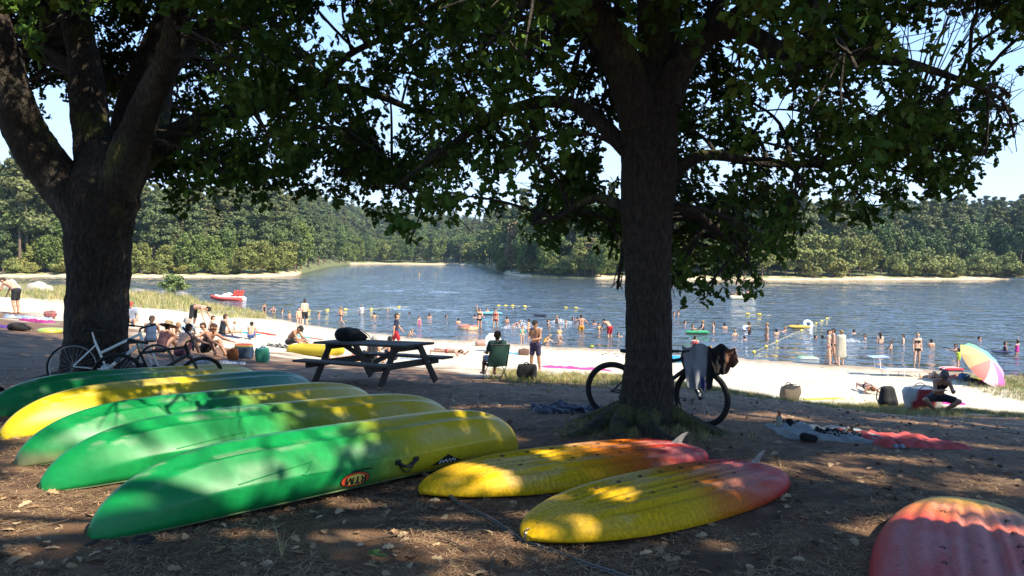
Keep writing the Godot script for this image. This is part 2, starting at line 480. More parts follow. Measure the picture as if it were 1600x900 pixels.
# ---------------------------------------------------------------- oaks
func smooth_path(pts: Array, rad: Array, step := 0.25) -> Array:
	var cv := Curve3D.new(); cv.bake_interval = step
	for k in pts.size():
		var t: Vector3 = (pts[mini(k + 1, pts.size() - 1)] - pts[maxi(k - 1, 0)]) / 6.0
		cv.add_point(pts[k], -t, t)
	var bp := cv.get_baked_points(); var L := cv.get_baked_length()
	var cum := [0.0]
	for k in range(1, pts.size()): cum.append(cv.get_closest_offset(pts[k]))
	var path := []; var rr := []
	for q in bp:
		var o := cv.get_closest_offset(q); var r: float = rad[-1]
		for k in pts.size() - 1:
			if o <= cum[k + 1]:
				r = lerpf(rad[k], rad[k + 1], clampf((o - cum[k]) / maxf(cum[k + 1] - cum[k], 0.001), 0, 1)); break
		path.append(q); rr.append(r)
	return [path, rr]

func bark_color(p: Vector3, nrm: Vector3, moss: float) -> Color:
	var c := Color(0.055, 0.042, 0.03).lerp(Color(0.105, 0.088, 0.068), smoothstep(0.0, 0.5, n3.get_noise_3d(p.x * 3, p.y * 1.5, p.z * 3)))
	var m := smoothstep(0.12, 0.42, n1.get_noise_3d(p.x * 9, p.y * 9, p.z * 9) + n3.get_noise_3d(p.x * 12, p.y * 12, p.z * 12) * 0.5 + moss)
	return c.lerp(Color(0.115, 0.125, 0.03), m * 0.85)

func limb(mb: MB, pts: Array, rad: Array, sides: int, rough: float, moss := -0.1, flare := 0.0) -> Array:
	var sp := smooth_path(pts, rad, clampf(rad[0] * 0.2, 0.05, 0.25))
	var path: Array = sp[0]; var rr: Array = sp[1]
	var rings := []; var cols := []
	var t0: Vector3 = (path[1] - path[0]).normalized()
	var u := t0.cross(Vector3(0.3, 0.2, 1)).normalized()
	for k in path.size():
		var t: Vector3 = (path[mini(k + 1, path.size() - 1)] - path[maxi(k - 1, 0)]).normalized()
		u = (u - t * u.dot(t)).normalized(); var w := t.cross(u)
		var ring := PackedVector3Array(); var rc := PackedColorArray()
		for j in sides:
			var a := TAU * j / sides
			var dir := u * cos(a) + w * sin(a)
			var p: Vector3 = path[k]; var r: float = rr[k]
			var q := p + dir * r
			var f := 1.0 + rough * (0.11 * n1.get_noise_3d(q.x * 14, q.y * 5, q.z * 14) + 0.06 * n3.get_noise_3d(q.x * 26, q.y * 8, q.z * 26) - 0.13 * absf(n3.get_noise_3d(q.x * 55, q.y * 13, q.z * 55)) + 0.16 * n2.get_noise_3d(q.x * 12, q.y * 12, q.z * 12))
			if flare > 0:
				var up: float = maxf(0, p.y - path[0].y)
				f += flare * exp(-up / 0.28) * (0.55 + 0.75 * maxf(0, sin(a * 5 + 1.0) + 0.35 * sin(a * 3 + 2.0)))
			ring.append(p + dir * r * f); rc.append(bark_color(q, dir, moss + (0.3 * dir.y if flare == 0 else 0.25 * exp(-maxf(0, p.y - path[0].y) / 0.35))))
		rings.append(ring); cols.append(rc)
	mb.loft(rings, cols)
	return [path, rr]

func leaf(mb: MB, o: Vector3, dir: Vector3, nrm: Vector3, size: float, tint: Color) -> void:
	var side := dir.cross(nrm).normalized(); nrm = side.cross(dir).normalized()
	var ts := [0.0, 0.26, 0.38, 0.6, 0.72, 0.88, 1.0]; var ws := [0.02, 0.25, 0.15, 0.36, 0.21, 0.22, 0.02]
	var s := mb.v.size()
	for k in 7:
		var m: Vector3 = o + dir * (ts[k] * size) - nrm * (ts[k] * ts[k] * 0.16 * size)
		mb.add(m, tint)
		mb.add(m + (side * ws[k] + nrm * ws[k] * 0.25) * size, tint); mb.add(m + (-side * ws[k] + nrm * ws[k] * 0.25) * size, tint)
	for k in 6:
		var a := s + k * 3; var b := a + 3
		mb.quad(a, b, b + 1, a + 1); mb.quad(a, a + 2, b + 2, b)

func clump_meshes() -> Array:
	var out := []
	for v in 4:
		var mb := MB.new()
		for tw in 3:
			var d := (rdir() + Vector3(0, 0.15, 0)).normalized(); var len := rnd(0.16, 0.27)
			mb.tube([-d * 0.04, d * len * 0.6, d * len], [0.005, 0.003, 0.002], 3, Color(1.6, 1.0, 1.1))
			for k in 6:
				var p := d * len * rnd(0.35, 1.0)
				var ld := (d * 0.5 + rdir() + Vector3(0, -0.12, 0)).normalized()
				var nn := (Vector3.UP * 0.9 + rdir() * 0.9).normalized()
				if absf(nn.dot(ld)) > 0.93: nn = Vector3(ld.z, ld.x, ld.y)
				var g := rnd(0.75, 1.3)
				leaf(mb, p, ld, nn, rnd(0.085, 0.13), Color(g * rnd(0.85, 1.25), g, g * rnd(0.8, 1.1)))
		out.append(mb.mesh())
	return out

# gaps of the canopy: patches of the ground (x, distance, half widths) where the photograph shows sun
const GAPS := [[-2.15, 4.85, 0.45, 0.3], [-1.75, 5.5, 0.4, 0.3], [-2.5, 4.6, 0.3, 0.2], [-3.0, 6.1, 0.5, 0.35], [-2.75, 5.3, 0.9, 0.6], [-3.6, 6.6, 0.8, 0.45], [-4.2, 7.6, 0.8, 0.5], [-4.9, 9.1, 0.7, 0.35], [-2.0, 6.0, 0.5, 0.35], [-2.8, 4.75, 0.8, 0.25], [-3.0, 4.3, 0.5, 0.15],
	[-0.6, 4.9, 0.4, 0.22], [-0.1, 7.7, 0.35, 0.3], [0.1, 4.35, 0.25, 0.16], [-0.15, 5.85, 0.45, 0.25], [0.5, 6.2, 0.3, 0.15], [0.65, 4.85, 0.3, 0.18], [1.15, 5.35, 0.2, 0.1], [1.75, 5.8, 0.12, 0.06], [2.5, 4.75, 0.4, 0.13], [2.8, 4.15, 0.35, 0.14], [1.3, 5.0, 0.3, 0.16],
	[2.6, 6.6, 0.5, 0.13], [3.7, 7.2, 0.6, 0.14], [4.4, 6.1, 0.7, 0.15], [1.9, 8.9, 0.2, 0.3], [4.6, 8.9, 0.8, 0.22], [3.4, 10.1, 0.7, 0.2], [6.0, 10.9, 0.8, 0.25], [-0.2, 10.6, 0.5, 0.18], [-2.6, 12.3, 0.5, 0.2], [1.2, 6.6, 0.3, 0.15],
	[-1.25, 6.3, -0.06, -0.08], [-0.8, 6.9, -0.08, -0.05], [-1.0, 6.55, -0.1, -0.1], [-0.45, 7.05, -0.08, -0.1], [-1.9, 7.6, -0.05, -0.08], [-1.45, 7.95, -0.08, -0.06], [-2.3, 7.15, -0.06, -0.08], [-1.1, 8.2, -0.1, -0.08], [-2.6, 8.5, -0.05, -0.08], [-2.1, 8.9, -0.08, -0.08], [-3.1, 8.0, -0.08, -0.06], [-3.6, 9.6, -0.08, -0.08], [-3.0, 10.0, -0.08, -0.08], [-1.6, 6.1, -0.1, -0.12], [0.9, 4.6, -0.08, -0.1], [3.2, 5.2, -0.08, -0.1], [3.5, 4.9, -0.1, -0.1]]

func lit_gap(p: Vector3) -> bool:      # would this clump stand in one of the gaps that the sun comes through?
	var g := p - sun_to * ((p.y + 0.2) / sun_to.y)
	for k in 2: g = p - sun_to * ((p.y - ground(g.x, g.z) - 0.12) / sun_to.y)
	var d := -g.z
	if d < 14 and n1.get_noise_2d(g.x * 13 + 7, d * 17) > 0.36: return true
	for q in GAPS:
		if ((g.x - q[0]) / (q[2] + 0.28)) ** 2 + ((d - q[1]) / (q[3] + 0.26)) ** 2 < 1: return true
	return false

func crown(parent: Node3D, blobs: Array, limbs: Array, clumps: Array, per: float, carve: bool, leaf_scale := 1.0) -> void:
	# each blob hangs on a branch from the nearest limb; its clumps sit on twigs round the branch's end
	var tf := [[], [], [], []]
	var mb := MB.new()
	for b in blobs:
		var c: Vector3 = b[0]; var r: float = b[1]
		var best := 1e9; var from := Vector3.ZERO; var fr := 0.05
		for l in limbs:
			for k in range(0, l[0].size(), 2):
				var q: Vector3 = l[0][k]
				var dd := q.distance_to(c) + (3.0 if l[1][k] > 0.3 else 0.0) + maxf(0, q.y - c.y) * 0.3
				if dd < best: best = dd; from = q; fr = l[1][k]
		var L := from.distance_to(c); var br := clampf(0.012 + 0.011 * L, 0.014, minf(0.09, fr * 0.7))
		var bend := rdir() * L * 0.1 + Vector3(0, 0.1 * L, 0)
		var path := [from, from.lerp(c, 0.35) + bend, from.lerp(c, 0.7) + bend * 0.8, c]
		mb.tube(smooth_path(path, [1, 1, 1, 1], 0.35)[0], [br, br, br * 0.9, br * 0.8, br * 0.7, br * 0.6, br * 0.5], 5, Color(0.06, 0.05, 0.038))
		for tw in 6:
			var e := c + rdir() * r * rnd(0.5, 0.95)
			var s := from.lerp(c, rnd(0.6, 1.0)) + bend * 0.4
			mb.tube([s, s.lerp(e, 0.5) + rdir() * 0.06, e], [br * 0.45, br * 0.3, 0.004], 4, Color(0.06, 0.05, 0.038))
		var n := int(per * r * r * rnd(0.75, 1.2))
		var hub := []
		for k in 7: hub.append(c + rdir() * r * rnd(0.35, 0.85))
		for k in n:
			var h: Vector3 = hub[rng.randi() % 7]
			var p: Vector3 = h + rdir() * r * 0.55 * pow(rng.randf(), 0.6) * Vector3(1, 0.7, 1)
			if carve and lit_gap(parent.position + p): continue
			var s := rnd(0.8, 1.25) * leaf_scale
			tf[rng.randi() % 4].append(Transform3D(Basis.from_euler(Vector3(rnd(-0.7, 0.7), rnd(0, TAU), rnd(-0.7, 0.7))).scaled(Vector3(s, s, s)), p))
	part("branches", mb, M.bark, parent)
	for v in 4:
		var mm := MultiMesh.new(); mm.transform_format = MultiMesh.TRANSFORM_3D; mm.mesh = clumps[v]; mm.instance_count = tf[v].size()
		for k in tf[v].size(): mm.set_instance_transform(k, tf[v][k])
		var mi := MultiMeshInstance3D.new(); mi.name = "crown"; mi.multimesh = mm; mi.material_override = M["leaf%d" % (v % 3)]
		mi.set_meta("kind", "stuff")
		parent.add_child(mi, true)

const SKIRT := [[-200, 205], [-60, 190], [0, 195], [60, 190], [110, 150], [190, 190], [240, 290], [300, 318], [380, 318], [425, 270], [470, 300], [540, 325], [600, 340], [640, 362], [700, 352], [745, 335], [790, 318], [812, 300], [835, 370], [900, 392], [960, 395], [1060, 425], [1120, 440], [1180, 420], [1230, 372], [1330, 380], [1362, 318], [1440, 322], [1480, 290], [1510, 262], [1560, 235], [1600, 190], [1640, 120], [1700, 60]]
# openings where the photograph shows sky through the leaves: x, y, half widths
const HOLES := [[545, 90, 26, 32], [625, 200, 26, 42], [1205, 170, 42, 38], [1555, 88, 95, 55], [1440, 55, 20, 30], [1590, 20, 20, 25], [955, 255, 16, 22], [805, 318, 22, 14], [1105, 65, 22, 24], [1380, 130, 16, 16], [440, 305, 26, 18], [1310, 285, 16, 14]]

func oaks() -> void:
	var clumps := clump_meshes()
	# left oak
	var lt := thing("oak_tree", "massive mossy oak forking into several thick limbs, left of the picnic table", "tree", on(-6.4, 11.8, -0.1))
	var rt := thing("oak_tree", "tall dark oak with a single upright trunk and a bicycle behind it", "tree", on(1.46, 8.3, -0.1))
	var W := func(a: Array, o: Vector3) -> Array:
		var ps := []; var rs := []
		for q in a: ps.append(at(q[0], q[1], q[2]) - o); rs.append(q[3])
		return [ps, rs]
	var tl := [[148, 628, 11.8, 0.56], [149, 575, 11.8, 0.5], [150, 520, 11.8, 0.47], [151, 450, 11.8, 0.46], [153, 370, 11.8, 0.48], [158, 310, 11.8, 0.55], [165, 270, 11.8, 0.46], [168, 225, 11.8, 0.3]]
	var ll := [[[135, 335, 11.7, 0.36], [90, 280, 11.6, 0.34], [45, 215, 11.3, 0.31], [12, 130, 10.9, 0.28], [-15, 30, 10.6, 0.25], [-50, -150, 10.3, 0.18], [-80, -330, 10.0, 0.08]],
		[[155, 300, 11.9, 0.32], [143, 205, 12.0, 0.28], [133, 100, 12.1, 0.25], [112, 0, 12.3, 0.21], [90, -180, 12.6, 0.15], [90, -400, 12.8, 0.06]],
		[[180, 300, 11.6, 0.3], [206, 225, 11.4, 0.26], [236, 150, 11.1, 0.21], [264, 90, 10.8, 0.18], [276, 20, 10.5, 0.15], [300, -150, 10.0, 0.11], [320, -330, 9.8, 0.05]],
		[[185, 305, 12.0, 0.28], [228, 240, 12.1, 0.21], [290, 200, 12.3, 0.17], [380, 172, 12.6, 0.14], [480, 143, 12.8, 0.11], [570, 142, 13.0, 0.08], [660, 180, 13.2, 0.04]],
		[[185, 290, 12.2, 0.24], [200, 160, 12.7, 0.19], [262, 20, 13.0, 0.15], [340, -120, 13.2, 0.1], [400, -300, 13.4, 0.05]],
		[[215, 250, 12.3, 0.2], [247, 190, 12.7, 0.16], [268, 110, 13.1, 0.13], [335, 40, 13.5, 0.1], [450, -20, 13.8, 0.06], [560, -40, 14.0, 0.03]],
		[[500, 140, 12.8, 0.07], [540, 90, 12.5, 0.055], [600, 60, 12.2, 0.045], [680, 30, 12.0, 0.03]],
		[[545, 142, 12.9, 0.06], [580, 215, 12.7, 0.05], [620, 270, 12.5, 0.035], [660, 330, 12.4, 0.02]]]
	var tr := [[1006, 722, 8.300, 0.39], [1008, 655, 8.300, 0.323], [1010, 610, 8.300, 0.293], [1012, 550, 8.300, 0.262], [1014, 480, 8.300, 0.253], [1012, 400, 8.300, 0.262], [1013, 320, 8.300, 0.284], [1014, 240, 8.300, 0.297], [1016, 160, 8.300, 0.306], [1020, 100, 8.300, 0.245]]
	var rl := [[[1002, 190, 8.213, 0.236], [968, 85, 7.951, 0.192], [915, 0, 7.688, 0.166], [860, -100, 7.339, 0.131], [800, -260, 7.077, 0.070]],
		[[1028, 170, 8.300, 0.262], [1028, 40, 8.387, 0.236], [1022, -80, 8.475, 0.210], [1010, -300, 8.562, 0.157], [1000, -560, 8.737, 0.061]],
		[[1040, 160, 8.387, 0.175], [1075, 85, 8.562, 0.114], [1120, 10, 8.824, 0.087], [1180, -100, 9.086, 0.052]],
		[[1035, 285, 8.387, 0.087], [1100, 243, 8.649, 0.066], [1200, 255, 8.912, 0.052], [1320, 250, 9.174, 0.039], [1420, 200, 9.436, 0.017]],
		[[1040, 130, 8.125, 0.140], [1130, 45, 7.688, 0.105], [1260, 95, 7.426, 0.079], [1400, 95, 7.252, 0.052], [1540, 140, 7.164, 0.022]],
		[[985, 240, 8.387, 0.096], [900, 165, 8.737, 0.079], [800, 170, 9.086, 0.061], [700, 230, 9.436, 0.044], [620, 290, 9.611, 0.017]],
		[[1000, 190, 8.562, 0.149], [930, 65, 9.261, 0.114], [830, 5, 9.785, 0.087], [700, 40, 10.135, 0.061], [600, 110, 10.484, 0.026]],
		[[1130, 45, 7.688, 0.087], [1230, -40, 7.252, 0.070], [1380, -70, 6.815, 0.044], [1520, -20, 6.465, 0.017]],
		[[1030, 320, 8.475, 0.070], [1080, 330, 8.912, 0.052], [1130, 370, 9.261, 0.035], [1170, 410, 9.436, 0.017]],
		[[990, 330, 8.475, 0.070], [930, 310, 8.912, 0.052], [870, 340, 9.261, 0.031], [830, 350, 9.523, 0.017]]]
	var sets := [[lt, tl, ll], [rt, tr, rl]]
	var limbs := [[], []]
	for s in 2:
		var o: Vector3 = sets[s][0].position
		var mb := MB.new()
		var w: Array = W.call(sets[s][1], o)
		limb(mb, w[0], w[1], 110, 1.0, -0.22, 0.4 if s == 0 else 0.5)
		part("trunk", mb, M.bark, sets[s][0])
		for l in sets[s][2]:
			mb = MB.new(); w = W.call(l, o)
			var lp := limb(mb, w[0], w[1], 48 if w[1][0] > 0.18 else 14, 0.9, -0.05)
			limbs[s].append(lp); part("limb", mb, M.bark, sets[s][0])
	for s in 2:                      # surface roots
		var o: Vector3 = sets[s][0].position; var R := 0.5 if s == 0 else 0.36
		for k in 7:
			var a := TAU * k / 7 + rnd(-0.3, 0.3) + (0.4 if s == 1 else 0.0); var ps := []; var rs := []; var len := rnd(0.7, 1.5) * (1.2 if s == 0 else 1.0)
			for j in 6:
				var t := j / 5.0; var rr := R * 0.75 + len * t; var aa := a + 0.25 * sin(t * 3 + k); var x := o.x + cos(aa) * rr; var z := o.z + sin(aa) * rr
				ps.append(Vector3(x, ground(x, z) + lerpf(0.10, -0.07, pow(t, 0.7)), z) - o); rs.append(lerpf(0.15, 0.03, t))
			var mb := MB.new(); limb(mb, ps, rs, 12, 0.9, 0.12); part("root", mb, M.bark, sets[s][0])
	# foliage that the photograph shows, and the crowns above the frame
	var blobs := [[], []]
	for layer in 3:
		var py := -1120.0
		while py < 470:
			var px := -330.0
			while px < 1680:
				var x := px + rnd(-34, 34); var y := py + rnd(-30, 30)
				px += 72
				var low := lut(SKIRT, x)
				if y > low - 50: 
					if y > low + 10: continue
					y = low - 50 + rnd(-10, 6)
				var hole := false
				for h in HOLES:
					if ((x - h[0]) / (h[2] + 24)) ** 2 + ((y - h[1]) / (h[3] + 24)) ** 2 < 1: hole = true
				if hole: continue
				var s := 0 if x < 690 + rnd(-90, 90) else 1
				var cx := 150.0 if s == 0 else 1010.0
				if layer == 2 and (y < -200 or rng.randf() < 0.6): continue
				if y < -60 and rng.randf() < 0.3: continue
				var e := ((x - cx) / 660.0) ** 2 + ((y + 330) / 790.0) ** 2
				if e > 1.25: continue
				var mid := 11.8 if s == 0 else 8.5
				var span := 3.4 * sqrt(maxf(0.15, 1.25 - e))
				var d := mid + (rnd(-1, 1) * span if y > -60 else rnd(-0.6, 1.9) * span) + (1.4 if y > 200 else 0.0) - (0.8 if y < 0 else 0.0)
				if x < 330 and y > -20 and d < 12.9: d = 12.9 + rnd(0, 2.2)
				if absf(x - 1010) < 145 and y > -40 and d < 9.3: d = 9.3 + rnd(0, 2.2)
				var r := rnd(0.5, 0.78) if y > -60 else rnd(0.75, 1.0)
				if s == 1: r *= 0.88
				blobs[s].append([at(x, y, d) - sets[s][0].position, r])
			py += 62
	for q in [[1062, 440, 8.912, 0.262], [1100, 452, 9.086, 0.245], [1150, 445, 9.174, 0.227], [1175, 430, 9.261, 0.175], [965, 452, 8.649, 0.114], [1075, 400, 8.999, 0.349], [1120, 410, 9.174, 0.349], [640, 378, 12.300, 0.250], [1540, 245, 7.514, 0.175], [1585, 215, 7.426, 0.218], [1580, 150, 7.339, 0.262], [1560, 45, 6.815, 0.218], [1520, 20, 6.815, 0.262], [1590, 60, 6.815, 0.175]]:
		blobs[1 if q[0] > 690 else 0].append([at(q[0], q[1], q[2]) - rt.position if q[0] > 690 else at(q[0], q[1], q[2]) - lt.position, q[3]])
	for s in 2:
		crown(sets[s][0], blobs[s], limbs[s], clumps, 36.0 if s == 0 else 40.0, true, 1.0 if s == 0 else 0.88)
	# the oaks beside and behind the camera whose crowns shade the kayaks
	var others := [[Vector2(6.8, 1.6), 15.0, "oak beside the camera casting dappled shade over the kayaks"], [Vector2(12.6, 4.5), 15.0, "oak right of the view shading the towels on the grass"], [Vector2(0.6, -3.6), 14.0, "oak behind the camera shading the front of the clearing"], [Vector2(17.5, 8.5), 15.0, "farther oak right of the view shading the edge of the beach"], [Vector2(-7.5, 1.5), 14.5, "oak left of the camera shading the ground before the big trunk"], [Vector2(-14.0, 6.0), 15.0, "oak left of the view beside the bicycles"]]
	for q in others:
		var o := thing("oak_tree", q[2], "tree", on(q[0].x, q[0].y, -0.1))
		var mb := MB.new(); var H: float = q[1]; var lim := []
		limb(mb, [Vector3.ZERO, Vector3(0.05, 1.5, 0), Vector3(0, 4.0, 0.1), Vector3(0.1, 8, 0), Vector3(0, H * 0.85, 0)], [0.5, 0.36, 0.32, 0.22, 0.06], 24, 1.0, -0.2, 0.5)
		part("trunk", mb, M.bark, o)
		for k in 8:
			var a := TAU * k / 8 + rnd(-0.3, 0.3); var h := rnd(4.8, 8.0); var R := rnd(3.5, 5.0)
			mb = MB.new()
			lim.append(limb(mb, [Vector3(0, h, 0), Vector3(cos(a) * R * 0.4, h + 1.0, sin(a) * R * 0.4), Vector3(cos(a) * R, h + 2.2, sin(a) * R)], [0.16, 0.11, 0.04], 8, 0.8))
			part("limb", mb, M.bark, o)
		var bl := []
		while bl.size() < 150:
			var p := Vector3(rnd(-1, 1), rnd(-1, 1), rnd(-1, 1))
			if p.length() > 1 or p.length() < 0.35: continue
			bl.append([Vector3(p.x * 5.9, 10.2 + p.y * 3.7, p.z * 5.9), rnd(0.7, 1.0)])
		crown(o, bl, lim, clumps, 46.0, true, 1.35)


# ---------------------------------------------------------------- woods round the lake
func far_crown(kind: String, H: float, W: float, base: Color, n: int, lowest: float, tuft: float) -> ArrayMesh:
	var mb := MB.new(); var centres := []
	if kind == "pine":
		for k in 26:
			var t := rng.randf(); var y := lerpf(lowest, 1.0, t); var a := rnd(0, TAU)
			var R := W * 0.5 * (1.0 - 0.82 * pow(t, 1.3)) * rnd(0.45, 1.0)
			centres.append([Vector3(cos(a) * R, y * H, sin(a) * R), Vector3(W * 0.2, H * 0.04, W * 0.2) * rnd(0.7, 1.3) * (1.15 - 0.6 * t)])
		for k in 5: centres.append([Vector3(0, H * lerpf(lowest + 0.1, 0.97, k / 4.0), 0), Vector3(W * 0.16, H * 0.07, W * 0.16) * (1.1 - 0.17 * k)])
	else:
		for k in 30:
			var p := rdir() * pow(rng.randf(), 0.35) * rnd(0.7, 1.15); var y := lerpf(lowest, 0.9, p.y * 0.5 + 0.5)
			var wide := 1.0 if kind == "round" else 0.8
			centres.append([Vector3(p.x * W * 0.36 * wide, y * H, p.z * W * 0.36 * wide), Vector3(W, H * 0.75, W) * rnd(0.07, 0.19)])
	for k in n * 2:
		var c: Array = centres[rng.randi() % centres.size()]
		var dir := rdir(); var p: Vector3 = c[0] + dir * c[1] * rnd(0.75, 1.1)
		if p.y < 0.05: continue
		var nn := (dir * 0.7 + rdir()).normalized(); var u := nn.cross(rdir()).normalized(); var w := nn.cross(u)
		var s := tuft * rnd(0.4, 1.05); var g := rnd(0.7, 1.25)
		var col := Color(base.r * g * rnd(0.9, 1.15), base.g * g, base.b * g * rnd(0.85, 1.15))
		var a := mb.add(p + u * s, col); var b := mb.add(p + w * s * 0.7 - u * s * 0.2, col); var e := mb.add(p - u * s * 0.8 + w * s * 0.1, col); var f := mb.add(p - w * s * 0.75, col)
		mb.quad(a, b, e, f)
	return mb.mesh()

func far_trees() -> void:
	var kinds := []   # name, crown, trunk, height, label noun
	var spec := [["pine_tree", "pine", 18.0, 6.5, Color(0.085, 0.119, 0.040), 1900, 0.3, 0.42], ["pine_tree", "pine", 20.0, 6.0, Color(0.109, 0.127, 0.041), 1900, 0.4, 0.42], ["pine_tree", "pine", 15.0, 6.5, Color(0.071, 0.105, 0.036), 1700, 0.2, 0.42],
		["broadleaf_tree", "round", 14.0, 10.0, Color(0.116, 0.161, 0.033), 2200, 0.12, 0.4], ["broadleaf_tree", "tall", 16.0, 9.0, Color(0.085, 0.133, 0.031), 2200, 0.12, 0.4], ["broadleaf_tree", "round", 12.0, 9.0, Color(0.163, 0.183, 0.041), 2000, 0.1, 0.38], ["withered_tree", "tall", 13.0, 8.0, Color(0.17, 0.14, 0.06), 1500, 0.15, 0.36],
		["shore_bush", "round", 6.0, 8.0, Color(0.163, 0.189, 0.046), 1700, 0.06, 0.3], ["shore_bush", "round", 5.0, 7.0, Color(0.202, 0.209, 0.052), 1500, 0.06, 0.3]]
	for s in spec:
		var tk := MB.new(); var H: float = s[2]
		tk.tube([Vector3(0, -0.5, 0), Vector3(0.1, H * 0.4, 0), Vector3(0, H * 0.9, 0.1)], [0.24, 0.17, 0.05] if H > 8 else [0.1, 0.07, 0.03], 6)
		var tm := tk.mesh(); var cm := far_crown(s[1], s[2], s[3], s[4], s[5], s[6], s[7])
		kinds.append([s[0], cm, tm, H])
	var proto := []
	# x range in the view, metres behind the shore, tall kinds, height factor, place words
	var rows := [[-40, 60, 16, 4, [1, 4, 0], 1.1, "on the left bank", 5], [-60, 460, 20, 9, [0, 2, 4, 1], 0.73, "on the left bank", 6], [-60, 470, 13, 3, [7, 8, 5, 2, 3], 0.6, "on the left bank", 4], [-60, 440, 24, 18, [1, 0, 2, 4], 0.8, "on the left bank", 6],
		[460, 790, 11, 5, [3, 4, 5, 2, 4, 3], 0.86, "on the far shore", 5], [470, 790, 14, 16, [4, 0, 3, 2], 0.95, "on the far shore", 8],
		[776, 965, 13, 3, [3, 7, 6, 4, 5], 0.75, "on the dark wooded point", 3], [780, 1000, 19, 9, [6, 4, 3, 0], 1.0, "on the dark wooded point", 4], [780, 1000, 20, 18, [1, 0, 4], 1.05, "on the dark wooded point", 4],
		[1000, 1190, 22, 5, [3, 5, 4], 0.9, "behind the hanging branch", 4], [1190, 1640, 26, 4.5, [7, 8, 7, 5], 1.15, "on the right shore", 2], [1000, 1640, 16, 12, [0, 1, 2, 4], 0.92, "on the right shore", 4], [1180, 1640, 17, 22, [1, 0, 4, 1], 0.98, "on the right shore", 5]]
	for r in rows:
		var px: float = r[0]
		while px < r[1]:
			var k: int = r[4][rng.randi() % r[4].size()]
			var p := far_point(px + rnd(-0.4, 0.4) * r[2], r[3] + rnd(0, r[7])); px += r[2] * rnd(0.75, 1.25)
			var o := thing(kinds[k][0], "", "tree", p - Vector3(0, 0.1, 0), rnd(0, TAU))
			var s: float = r[5] * rnd(0.82, 1.15)
			o.scale = Vector3(s * rnd(0.9, 1.15), s, s * rnd(0.9, 1.15))
			part("trunk", kinds[k][2], M.far_bark, o); part("crown", kinds[k][1], M.far_leaf, o)
			var noun: String = {"pine_tree": "pine", "broadleaf_tree": "broadleaf tree", "withered_tree": "yellowed half-dry tree", "shore_bush": "round pale green bush"}[kinds[k][0]]
			tag(o, ("dark green " if noun == "pine" else ("leafy green " if noun == "broadleaf tree" else "")) + noun + (" at the water's edge " if r[3] < 6 else " farther back in the wood ") + r[6], "bush" if k >= 7 else "tree", noun + (" front row " if r[3] < 6 else " back rows ") + r[6])
	# the wood on the hills behind reads as one mass
	var mbs := [[], [], [], [], [], []]
	for k in 5200:
		var px := rnd(-300, 1900); var over := 24.0 + 420.0 * pow(rng.randf(), 1.3)
		var p := far_point(px, over)
		var s := rnd(0.65, 1.0) * (0.85 if px > 440 and px < 1000 else 1.0)
		mbs[rng.randi() % 6].append(Transform3D(Basis(Vector3.UP, rnd(0, TAU)).scaled(Vector3(s * 1.2, s, s * 1.2)), p))
	var wood := Node3D.new(); wood.name = "distant_wood"; add_child(wood)
	tag(wood, "dense mixed wood covering the low hills beyond the lake", "wood"); wood.set_meta("kind", "stuff")
	for k in 6:
		var mm := MultiMesh.new(); mm.transform_format = MultiMesh.TRANSFORM_3D; mm.mesh = kinds[k][1]; mm.instance_count = mbs[k].size()
		for j in mbs[k].size(): mm.set_instance_transform(j, mbs[k][j])
		var mi := MultiMeshInstance3D.new(); mi.name = "crowns"; mi.multimesh = mm; mi.material_override = M.far_leaf; mi.set_meta("kind", "stuff"); wood.add_child(mi, true)


# ---------------------------------------------------------------- kayaks lying keel up
const KPROF := [[0.0, 1.0], [0.15, 0.99], [0.22, 0.9], [0.42, 0.86], [0.53, 0.89], [0.585, 0.87], [0.63, 0.8], [0.82, 0.66], [0.965, 0.475], [1.0, 0.42], [0.975, 0.2], [0.93, 0.0]]

func ksec(s: float, L: float) -> PackedVector3Array:
	var e := absf(2 * s - 1)
	var w := 0.395 * pow(maxf(1 - pow(e, 2.7), 0.0), 0.62) + 0.012
	var ht := 0.45 * pow(maxf(1 - pow(e, 5.0), 0.0), 0.62) + 0.03
	var hb := 0.085 * (1 - pow(e, 2.5))
	var ends := smoothstep(0.62, 0.97, e)
	var out := PackedVector3Array()
	var half := []
	for k in KPROF.size():
		var a := PI * 0.5 * k / (KPROF.size() - 1.0)
		var u: float = lerpf(KPROF[k][0], sin(a), ends); var v: float = lerpf(KPROF[k][1], cos(a), ends)
		half.append(Vector2(u * w, hb + v * (ht - hb)))
	for q in half: out.append(Vector3((s - 0.5) * L, q.y, q.x))
	out.append(Vector3((s - 0.5) * L, hb + 0.02 * (1 - e), w * 0.7)); out.append(Vector3((s - 0.5) * L, hb + 0.02 * (1 - e), -w * 0.7))
	for k in range(KPROF.size() - 1, 0, -1): out.append(Vector3((s - 0.5) * L, half[k].y, -half[k].x))
	return out

func kpt(s: float, a: float, L: float) -> Vector3:
	var r := ksec(s, L); var k := int(a)
	return r[k].lerp(r[k + 1], a - k)

func knorm(s: float, a: float, L: float) -> Vector3:
	var p := kpt(s, a, L)
	return (kpt(s, a + 0.3, L) - p).cross(kpt(s + 0.01, a, L) - p).normalized()

func frame_on(bow: Vector3, stern: Vector3) -> Transform3D:
	var x := (stern - bow).normalized(); var z := x.cross(Vector3.UP).normalized()
	return Transform3D(Basis(x, z.cross(x), z), (bow + stern) * 0.5)

